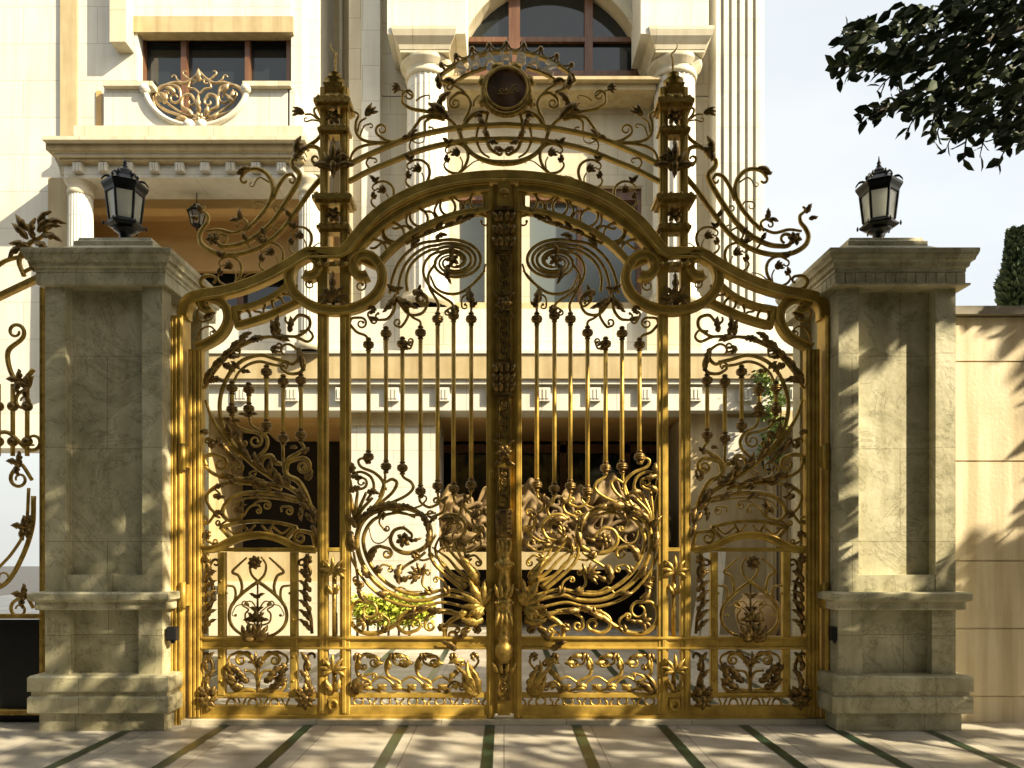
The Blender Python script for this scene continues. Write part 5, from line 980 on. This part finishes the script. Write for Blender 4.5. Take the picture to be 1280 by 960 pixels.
# side wall of the courtyard (right), keeps the low sun off the right end of the porch
cw = thing('courtyard_wall', 'tan side wall of the courtyard behind the right pier', 'wall', (4.35, 3, 0))
b = MB(); b.box(4.2, 4.5, .4, 9, -.1, 3.0); b.build('wall_face', 'wall_block', cw); b = MB(); b.box(4.15, 4.55, .4, 9, 3.0, 3.06); b.build('coping', 'cap_dark', cw)

# carved relief above the garage beam
rl = thing('stone_relief', 'brown carved stone relief with swirling figures above the garage beam', 'relief', (Hp(690, 690, 6.4)[0], 6.4, Hp(0, 690, 6.4)[1]))
nx, nz = 150, 44; Yr = 6.35; V = []; F = []
def nz_fn(u, v):
    return .07*math.sin(9*u+3*math.sin(7*v+2*u))+.06*math.sin(15*v+4*math.sin(5*u))+.05*math.sin(23*u-11*v)
for j in range(nz+1):
    for i in range(nx+1):
        px = 546+(832-546)*i/nx; u = i/nx*4; top = 612+10*math.sin(px*.055+1)+8*math.sin(px*.13)+4*math.sin(px*.31); py = 690-(690-top)*j/nz
        X, Z = Hp(px, py, Yr); V.append((X, Yr-.22-.7*nz_fn(u*.95, j/nz*1.5)-.1*math.sin(math.pi*j/nz), Z))
n0 = len(V); 
for j in range(nz):
    for i in range(nx): a = j*(nx+1)+i; F.append((a, a+1, a+nx+2, a+nx+1))
for i in range(nx+1): x, y, z = V[nz*(nx+1)+i]; V.append((x, Yr+.3, z))
for i in range(nx): a = nz*(nx+1)+i; F.append((a, a+1, n0+i+1, n0+i))
b = MB(); b.add(V, F, True); b.build('carving', 'relief_stone', rl)
k = (Yr-.3+DG)/DG; Q = lambda P: [(CX+(x-CX)*k, CY-(CY-y)*k) for x, y in P]
for f, c in ((1, 590), (-1, 690), (1, 780)):
    for P, e in (([(c-f*28, 690), (c-f*20, 660), (c+f*4, 650), (c+f*16, 662)], (12, f, 1.2)), ([(c+f*20, 688), (c+f*26, 650), (c+f*10, 630), (c-f*6, 634)], (8, -f, 1.1)), ([(c-f*30, 660), (c-f*24, 632), (c-f*10, 622)], (7, f, 1.0)), ([(c-f*10, 686), (c+f*6, 680), (c+f*24, 684)], (6, -f, .8))):
        b = MB(); b.tube(Q(S(P, e)), [1.6*k, 2.8*k, 2.4*k, 1.2*k], 8, Yr-.31); b.build('swirl', 'relief_stone', rl)

# hanging lantern in the loggia and wall lantern at the right pier of the porch
def small_lantern(px, py, Y, label, name, hang):
    x, z = Hp(px, py, Y); t = thing(name, label, 'lantern', (x, Y, z)); h = .40 if not hang else .34
    b = MB(); b.lathe([(.02, z-.02), (.07, z), (.08, z+.02)], x, Y, 6, .3, smooth=False)
    for kk in range(6):
        a = .3+kk*math.pi/3; rings = [[(x+rr*math.cos(a)+.01*math.cos(c), Y+rr*math.sin(a)+.01*math.sin(c), zz) for c in np.linspace(0, 6.283, 5, endpoint=False)] for zz, rr in ((z+.02, .075), (z+h*.6, .12))]; b.rings(rings)
    b.lathe([(.10, z+h*.6), (.15, z+h*.63), (.14, z+h*.68), (.09, z+h*.8), (.05, z+h*.95), (.02, z+h)], x, Y, 6, .3, smooth=False); b.lathe([(.004, z-.07), (.02, z-.04), (.008, z-.015)], x, Y, 8); b.build('cage', 'black_iron', t)
    b = MB(); b.lathe([(.068, z+.02), (.112, z+h*.6)], x, Y, 6, .3, smooth=False); b.build('pane', 'frosted', t)
    b = MB()
    if hang:
        b.lathe([(.008, z+h-.01), (.008, z+h+.3)], x, Y, 6); b.lathe([(.012, z+h+.27), (.05, z+h+.33), (.085, z+h+.38)], x, Y, 12); b.build('chain_and_rose', 'black_iron', t)
    else:
        b.lathe([(.012, z+h), (.012, z+h+.05)], x, Y, 6); b.box(x-.014, x+.014, Y-.01, Y+.14, z+h+.03, z+h+.06); b.box(x-.05, x+.05, Y+.12, Y+.145, z+h-.15, z+h+.1); b.build('bracket', 'black_iron', t)
_z = Hp(0, 282, 5.66)[1]
small_lantern(246, 283, 5.55, 'black iron lantern hanging from the loggia ceiling by a short rod', 'hanging_lantern', True)
small_lantern(961, 588, YC-.1, 'black wall lantern on the porch pier behind the right gate leaf', 'wall_lantern', False)

# planting and clutter in the courtyard
def leafcloud(b, n, center, rad, size, zmin=-1e9, up=.3):
    for _ in range(n):
        d = rng.normal(size=3); d /= np.linalg.norm(d); p = np.array(center)+d*np.array(rad)*rng.random()**.4
        if p[2] < zmin: continue
        leafquad(b, p, size*(.7+.6*rng.random()))
def leafquad(b, p, s, dirv=None, droop=.2):
    a = rng.random()*6.283; t = np.array((math.cos(a), math.sin(a), rng.normal()*.5-droop)) if dirv is None else np.asarray(dirv, float); t /= np.linalg.norm(t)
    nrm = rng.normal(size=3); sd = np.cross(t, nrm); sd /= np.linalg.norm(sd)+1e-9; up = np.cross(sd, t); w_ = s*.27
    v = [p, p+t*s*.35+sd*w_+up*s*.07, p+t*s*.35, p+t*s*.35-sd*w_+up*s*.07, p+t*s*.72+sd*w_*.75+up*s*.05, p+t*s*.72-up*s*.02, p+t*s*.72-sd*w_*.75+up*s*.05, p+t*s-up*s*.08]
    b.add(v, [(0, 1, 2), (0, 2, 3), (1, 4, 5, 2), (2, 5, 6, 3), (4, 7, 5), (5, 7, 6)], False)
bx = MB()
for _ in range(9): leafcloud(bx, 420, (-2.35+rng.random()*1.15, 4.75+rng.normal()*.06, .38+rng.random()*.12), (.24, .2, .2), .075, .05)
bs = thing('hedge', 'low yellow-green hedge in front of the white porch pier', 'hedge', (-1.8, 4.75, 0)); bx.build('foliage', 'bush', bs)
tk = MB()
for x in np.linspace(-2.3, -1.3, 8): tk.lathe([(.02, 0), (.014, .4)], x, 4.75, 6)
tk.build('stem', 'bark', bs)
vb = MB(); vp = thing('climbing_plant', 'green climbing plant on the right end of the porch', 'plant', (Hp(972, 0, 5.2)[0], 5.25, 0))
for y in np.linspace(470, 572, 14):
    X, Z = Hp(968+rng.normal()*6, y, 5.25); leafcloud(vb, 70, (X, 5.25, Z), (.12, .1, .12), .07)
vb.build('foliage', 'vine', vp)
st = MB(); X, Z = Hp(972, 470, 5.3); st.lathe([(.018, 0), (.012, Z)], X, 5.3, 6); st.build('stem', 'bark', vp)
for k, (px, tilt) in enumerate(((898, .30), (909, .27), (920, .24))):
    Yp = 4.9; x, z = Hp(px-10, 720, Yp); b = MB(); h = 1.25
    v = []
    for dx, dy in ((0, 0), (.11, 0), (.11, .03), (0, .03)): v.append((x-.35+dx+k*.02, Yp-.25+dy, 0))
    for dx, dy in ((0, 0), (.11, 0), (.11, .03), (0, .03)): v.append((x-.35+dx+k*.02+tilt*1.3, Yp+.35+dy+.12, h))
    b.add(v, [(3, 2, 1, 0), (4, 5, 6, 7), (0, 1, 5, 4), (1, 2, 6, 5), (2, 3, 7, 6), (3, 0, 4, 7)], False)
    tag(b.build('leaning_board', 'cream'), ('left', 'middle', 'right')[k]+' one of three pale boards leaning against the porch pier', 'board', 'pale boards leaning on the porch')
X, Z = Hp(948, 790, 4.7); b = MB(); b.lathe([(.15, 0), (.22, .08), (.30, .3), (.31, .42), (.26, .56), (.20, .62), (.22, .66), (.19, .67), (.17, .62)], X, 4.7, 26); pt_ = tag(b.build('clay_jar', 'terracotta'), 'round tan clay jar standing by the right porch pilaster', 'jar')

# ------------------------------------------------------------------ trees
def limb(b, pts, r0, r1, n=8):
    P = cr(pts, 5); m = len(P); T = np.gradient(P, axis=0); rr = []
    for i in range(m):
        t = T[i]/np.linalg.norm(T[i]); a = np.cross(t, (0.3, .2, .93)); 
        if np.linalg.norm(a) < .05: a = np.cross(t, (1, 0, 0))
        a /= np.linalg.norm(a); c = np.cross(t, a); r = r0+(r1-r0)*i/(m-1)
        rr.append([P[i]+r*(math.cos(k)*a+math.sin(k)*c) for k in np.linspace(0, 2*math.pi, n, endpoint=False)])
    b.rings(rr)
tree = thing('shade_tree', 'broad-leaved street tree whose dark branch hangs into the sky at the upper right', 'tree', (6.6, -3.3, -.1))
tb = MB(); limb(tb, [(6.6, -3.3, -.15), (6.5, -3.25, 1.2), (6.3, -3.1, 2.6), (5.6, -2.9, 4.2), (4.6, -2.7, 5.6)], .17, .09, 12); tb.build('trunk', 'bark', tree)
br = MB()
for pts, r in (([(5.9, -3.0, 3.4), (4.2, -2.9, 3.9), (2.8, -2.8, 3.55), (2.1, -2.8, 3.22), (1.5, -2.8, 2.97)], .045), ([(4.6, -2.7, 5.6), (3.4, -2.8, 6.2), (2.2, -2.9, 6.4), (1.0, -2.6, 6.2)], .07), ([(5.2, -2.8, 4.8), (4.6, -2.0, 5.6), (3.6, -1.6, 6.0)], .05), ([(2.8, -2.8, 3.55), (2.2, -2.75, 3.1), (1.72, -2.75, 2.78)], .018), ([(6.4, -3.2, 2.0), (6.0, -2.4, 2.3), (5.5, -2.0, 2.4)], .04)):
    limb(br, pts, r, r*.25)
br.build('branch', 'bark', tree)
def inpoly(x, y, P):
    c = False
    for i in range(len(P)):
        (x0, y0), (x1, y1) = P[i], P[i-1]
        if (y0 > y) != (y1 > y) and x < (x1-x0)*(y-y0)/(y1-y0)+x0: c = not c
    return c
LA = [(1046, 84), (1060, 62), (1050, 44), (1066, 30), (1110, 10), (1340, -40), (1340, 130), (1240, 118), (1190, 96), (1150, 84), (1118, 92), (1098, 80), (1074, 92), (1068, 78)]
LB = [(1092, 140), (1108, 120), (1140, 112), (1180, 92), (1340, 90), (1340, 190), (1262, 176), (1240, 166), (1222, 158), (1206, 166), (1186, 142), (1160, 132), (1140, 144), (1120, 132), (1100, 146)]
fo = MB(); cnt = 0
def at(px, py, d): return np.array(((px-CX)/FPX*d, d-DG, HZ+(CY-py)/FPX*d))
tw = MB()
def twig(px, py, d, ang, Lp, n):                               # a twig with leaves along it, hanging at the rim of the branch
    a = R(ang); P = [at(px+Lp*t*math.cos(a), py-Lp*t*math.sin(a)+8*t*t, d) for t in (0, .35, .7, 1)]
    limb(tw, P, .004, .0013, 5)
    for i in range(n):
        t = (i+.6)/n; p = at(px+Lp*t*math.cos(a), py-Lp*t*math.sin(a)+8*t*t, d+rng.normal()*.03); sgn = 1 if i % 2 else -1
        da = a+sgn*R(25+45*rng.random()); leafquad(fo, p, .042+.022*rng.random(), (math.cos(da), rng.normal()*.35, math.sin(da)-.25))
for px, py, ang, Lp, n in ((1076, 84, 170, 36, 7), (1078, 60, 160, 26, 6), (1080, 76, 205, 34, 6), (1090, 44, 165, 40, 8), (1120, 90, 215, 30, 6), (1150, 88, 240, 24, 5), (1128, 86, 250, 20, 4), (1110, 134, 200, 36, 7), (1130, 128, 185, 50, 8), (1150, 138, 230, 28, 6), (1180, 144, 245, 30, 6), (1196, 160, 235, 24, 5), (1210, 160, 260, 34, 6), (1232, 168, 250, 22, 4), (1160, 110, 200, 50, 8), (1200, 110, 200, 60, 8), (1265, 176, 230, 30, 6), (1100, 82, 200, 24, 5), (1170, 134, 255, 26, 5)):
    twig(px, py, 2.5+.3*rng.random(), ang, Lp, n)
holes = [(1030+rng.random()*290, -10+rng.random()*210, 3+7*rng.random()) for _ in range(46)]
while cnt < 1900:                                             # the branch that hangs into the picture
    px, py = 1030+rng.random()*310, -40+rng.random()*260
    if not (inpoly(px, py, LA) or inpoly(px, py, LB)): continue
    if any((px-a)**2+(py-c)**2 < r*r for a, c, r in holes): continue
    a = math.pi+rng.normal()*.7; leafquad(fo, at(px, py, 2.4+rng.random()*.6), .042+.024*rng.random(), (math.cos(a), rng.normal()*.5, -.5*abs(rng.normal())-.1)); cnt += 1
tw.build('twig', 'bark', tree)
# crown: leaves placed where the tree shades the piers and the gate (in world space, along the sun's direction)
L = np.array(Ls)
def lit(px, py):                                               # share of light wanted on the front of piers and gate
    v = 0
    def blob(cx, cy, rx, ry, a, ang=0):
        c, s = math.cos(R(ang)), math.sin(R(ang)); dx, dy = px-cx, py-cy; u = (dx*c+dy*s)/rx; w_ = (-dx*s+dy*c)/ry
        return a*max(0, 1-(u*u+w_*w_))**.5 if u*u+w_*w_ < 1 else 0
    v += blob(745, 690, 150, 250, 1.1)+blob(800, 560, 70, 160, .8)+blob(560, 770, 130, 110, .8)+blob(246, 720, 40, 240, .75)+blob(430, 760, 50, 150, .75)+blob(330, 850, 120, 50, .6)+blob(490, 880, 190, 40, .7)
    v += blob(1095, 580, 120, 205, 1.7)+blob(1235, 540, 90, 165, 1.3)+blob(1185, 530, 30, 140, 1.0)+blob(1060, 560, 30, 180, .8)
    v += blob(110, 425, 66, 13, 1.0, -28)+blob(75, 388, 30, 9, .9)+blob(150, 905, 100, 14, .9, -22)+blob(90, 850, 70, 11, .9, -25)+blob(190, 810, 22, 46, .9)+blob(120, 875, 100, 12, .8, -18)+blob(140, 722, 60, 12, .7, -25)
    v += blob(1090, 395, 70, 13, .9, -30)+blob(1185, 390, 34, 13, .9, -30)+blob(640, 640, 30, 170, .6)+blob(1080, 880, 40, 8, .6, -20)
    return min(v, 1)
cnt = tries = 0
while cnt < 22000 and tries < 900000:
    tries += 1
    px, py = -120+rng.random()*1500, -20+rng.random()*980
    if rng.random() > (1-lit(px, py))**3: continue
    if 958 < px < 1042 and py > 375: continue                  # shaded by the pier itself
    y = -.03 if 235 < px < 1040 else (-.24 if px < 1198 else .02); x, z = (px-CX)*(y+DG)/FPX, HZ+(CY-py)*(y+DG)/FPX
    t = rng.uniform(1.8, 9.5); P = np.array((x, y, z))+L*t
    if P[0] < 2.0 and P[2] < 4.6: continue
    if P[0] > 13 or P[1] < -4.8: continue
    d = P[1]+DG; qx, qy = CX+P[0]/d*FPX, CY-(P[2]-HZ)/d*FPX
    if d > .2 and -60 < qx < 1335 and -60 < qy < 1000: continue
    leafquad(fo, P, .13+.07*rng.random()); cnt += 1
# the rest of the crown keeps the street in front of the gate in shade
for _ in range(9000):
    x, y = -7+15*rng.random(), -9+8.4*rng.random(); P = np.array((x, y, 0))+L*rng.uniform(9, 13)
    leafquad(fo, P, .2+.12*rng.random())
fo.build('foliage', 'leaf_green', tree)
tree2 = thing('shade_tree', 'unseen wide-crowned tree added behind and left of the viewpoint to block skylight', 'tree', (-5.2, -8.2, -.15))  # unseen tree added to keep skylight off the piers and gate
b = MB(); limb(b, [(-5.2, -8.2, -.2), (-5.1, -8.1, 2), (-4.6, -7.7, 4.2), (-3.6, -7.2, 6.2)], .18, .08, 12); b.build('trunk', 'bark', tree2)
b = MB()
for pts in ([(-4.8, -7.9, 3.4), (-2.6, -6.4, 5.4), (-.6, -5.4, 6.4)], [(-4.7, -7.8, 3.8), (-6.2, -6.4, 5.6), (-7.4, -5.4, 6.4)], [(-4.4, -7.6, 4.6), (-3.2, -9, 6.2), (-1.5, -9.6, 7)]): limb(b, pts, .08, .02)
b.build('branch', 'bark', tree2)
b = MB()
for _ in range(8500):
    d_ = rng.normal(size=3); d_ /= np.linalg.norm(d_); p_ = np.array((-3.6, -6.9, 6.6))+d_*np.array((5.6, 3.6, 1.9))*rng.random()**.45
    if p_[2] < HZ+.8*max(.1, p_[1]+DG+.3)+.6 or (p_[0] > 1.5 and p_[1] > -4): continue
    leafquad(b, p_, .26+.14*rng.random())
b.build('foliage', 'leaf_green', tree2)
tree3 = thing('shade_tree', 'unseen broad-leaved tree added far left, beyond the side gate, to cut skylight', 'tree', (-9.5, -4.2, -.15))  # unseen tree added to cut the skylight from the left
b = MB(); limb(b, [(-9.5, -4.2, -.2), (-9.4, -4.2, 2), (-9.2, -4.3, 4.2), (-8.8, -4.4, 6)], .16, .06, 12); b.build('trunk', 'bark', tree3)
b = MB()
for pts in ([(-9.3, -4.2, 2.6), (-8.3, -4.4, 4.2), (-7.4, -4.8, 5.2)], [(-9.3, -4.3, 3), (-10.5, -4, 4.6), (-11.4, -3.6, 5.4)]): limb(b, pts, .07, .02)
b.build('branch', 'bark', tree3)
b = MB()
for _ in range(5500):
    d_ = rng.normal(size=3); d_ /= np.linalg.norm(d_); p_ = np.array((-9, -4.6, 4.4))+d_*np.array((3.2, 2.6, 2.6))*rng.random()**.45
    if p_[1] > -2.2 and p_[0] > -6.5: continue
    leafquad(b, p_, .24+.14*rng.random())
b.build('foliage', 'leaf_green', tree3)
# unseen tall hedge added behind the camera to block skylight and darken reflections
hg = thing('shading_hedge', 'unseen tall dark hedge added across the street to block skylight', 'hedge', (0, -13, -.15))
b = MB(); nu, nv = 90, 26; rr = []
for j in range(nv+1):
    for i in range(nu+1):
        u, v = i/nu, j/nv; q = .5*math.sin(u*60+3*math.sin(v*9))*math.sin(v*17+u*23)+.3*math.sin(u*190+v*60)
        rr.append((-30+46*u, -12.2+.6*q-.8*v, -.15+9.0*v+.3*math.sin(u*40)*v))
ff = [(j*(nu+1)+i, j*(nu+1)+i+1, (j+1)*(nu+1)+i+1, (j+1)*(nu+1)+i) for j in range(nv) for i in range(nu)]
n0 = len(rr); back = [(x, y-2.2, z) for x, y, z in rr]
ff += [tuple(k+n0 for k in q[::-1]) for q in ff]
top = nv*(nu+1)
ff += [(top+i, top+i+1, n0+top+i+1, n0+top+i) for i in range(nu)]
ff += [(j*(nu+1), (j+1)*(nu+1), n0+(j+1)*(nu+1), n0+j*(nu+1)) for j in range(nv)]+[(j*(nu+1)+nu, n0+j*(nu+1)+nu, n0+(j+1)*(nu+1)+nu, (j+1)*(nu+1)+nu) for j in range(nv)]
b.add(rr+back, ff, True); b.build('foliage', 'conifer', hg)
b = MB()
for x in np.arange(-29, 16, 3): b.lathe([(.09, -.15), (.06, 1.5)], x, -13.6, 7)
b.build('trunk', 'bark', hg)
# conifer behind the boundary wall
cf = thing('conifer_tree', 'dark conifer rising behind the boundary wall at the right edge', 'conifer', (7.35, 5.2, 0))
b = MB(); limb(b, [(7.35, 5.2, -.1), (7.35, 5.2, 3), (7.35, 5.2, 5.7)], .1, .02); b.build('trunk', 'bark', cf)
b = MB()
for _ in range(6500):
    z = .6+5.2*rng.random(); r = (.95*(5.9-z)/5.4)*rng.random()**.5*(1+.2*math.sin(z*9)); a = rng.random()*6.283
    leafquad(b, np.array((7.35+r*math.cos(a), 5.2+r*math.sin(a), z)), .15, (math.cos(a), math.sin(a), .7+.3*rng.random()))
b.build('foliage', 'conifer', cf)
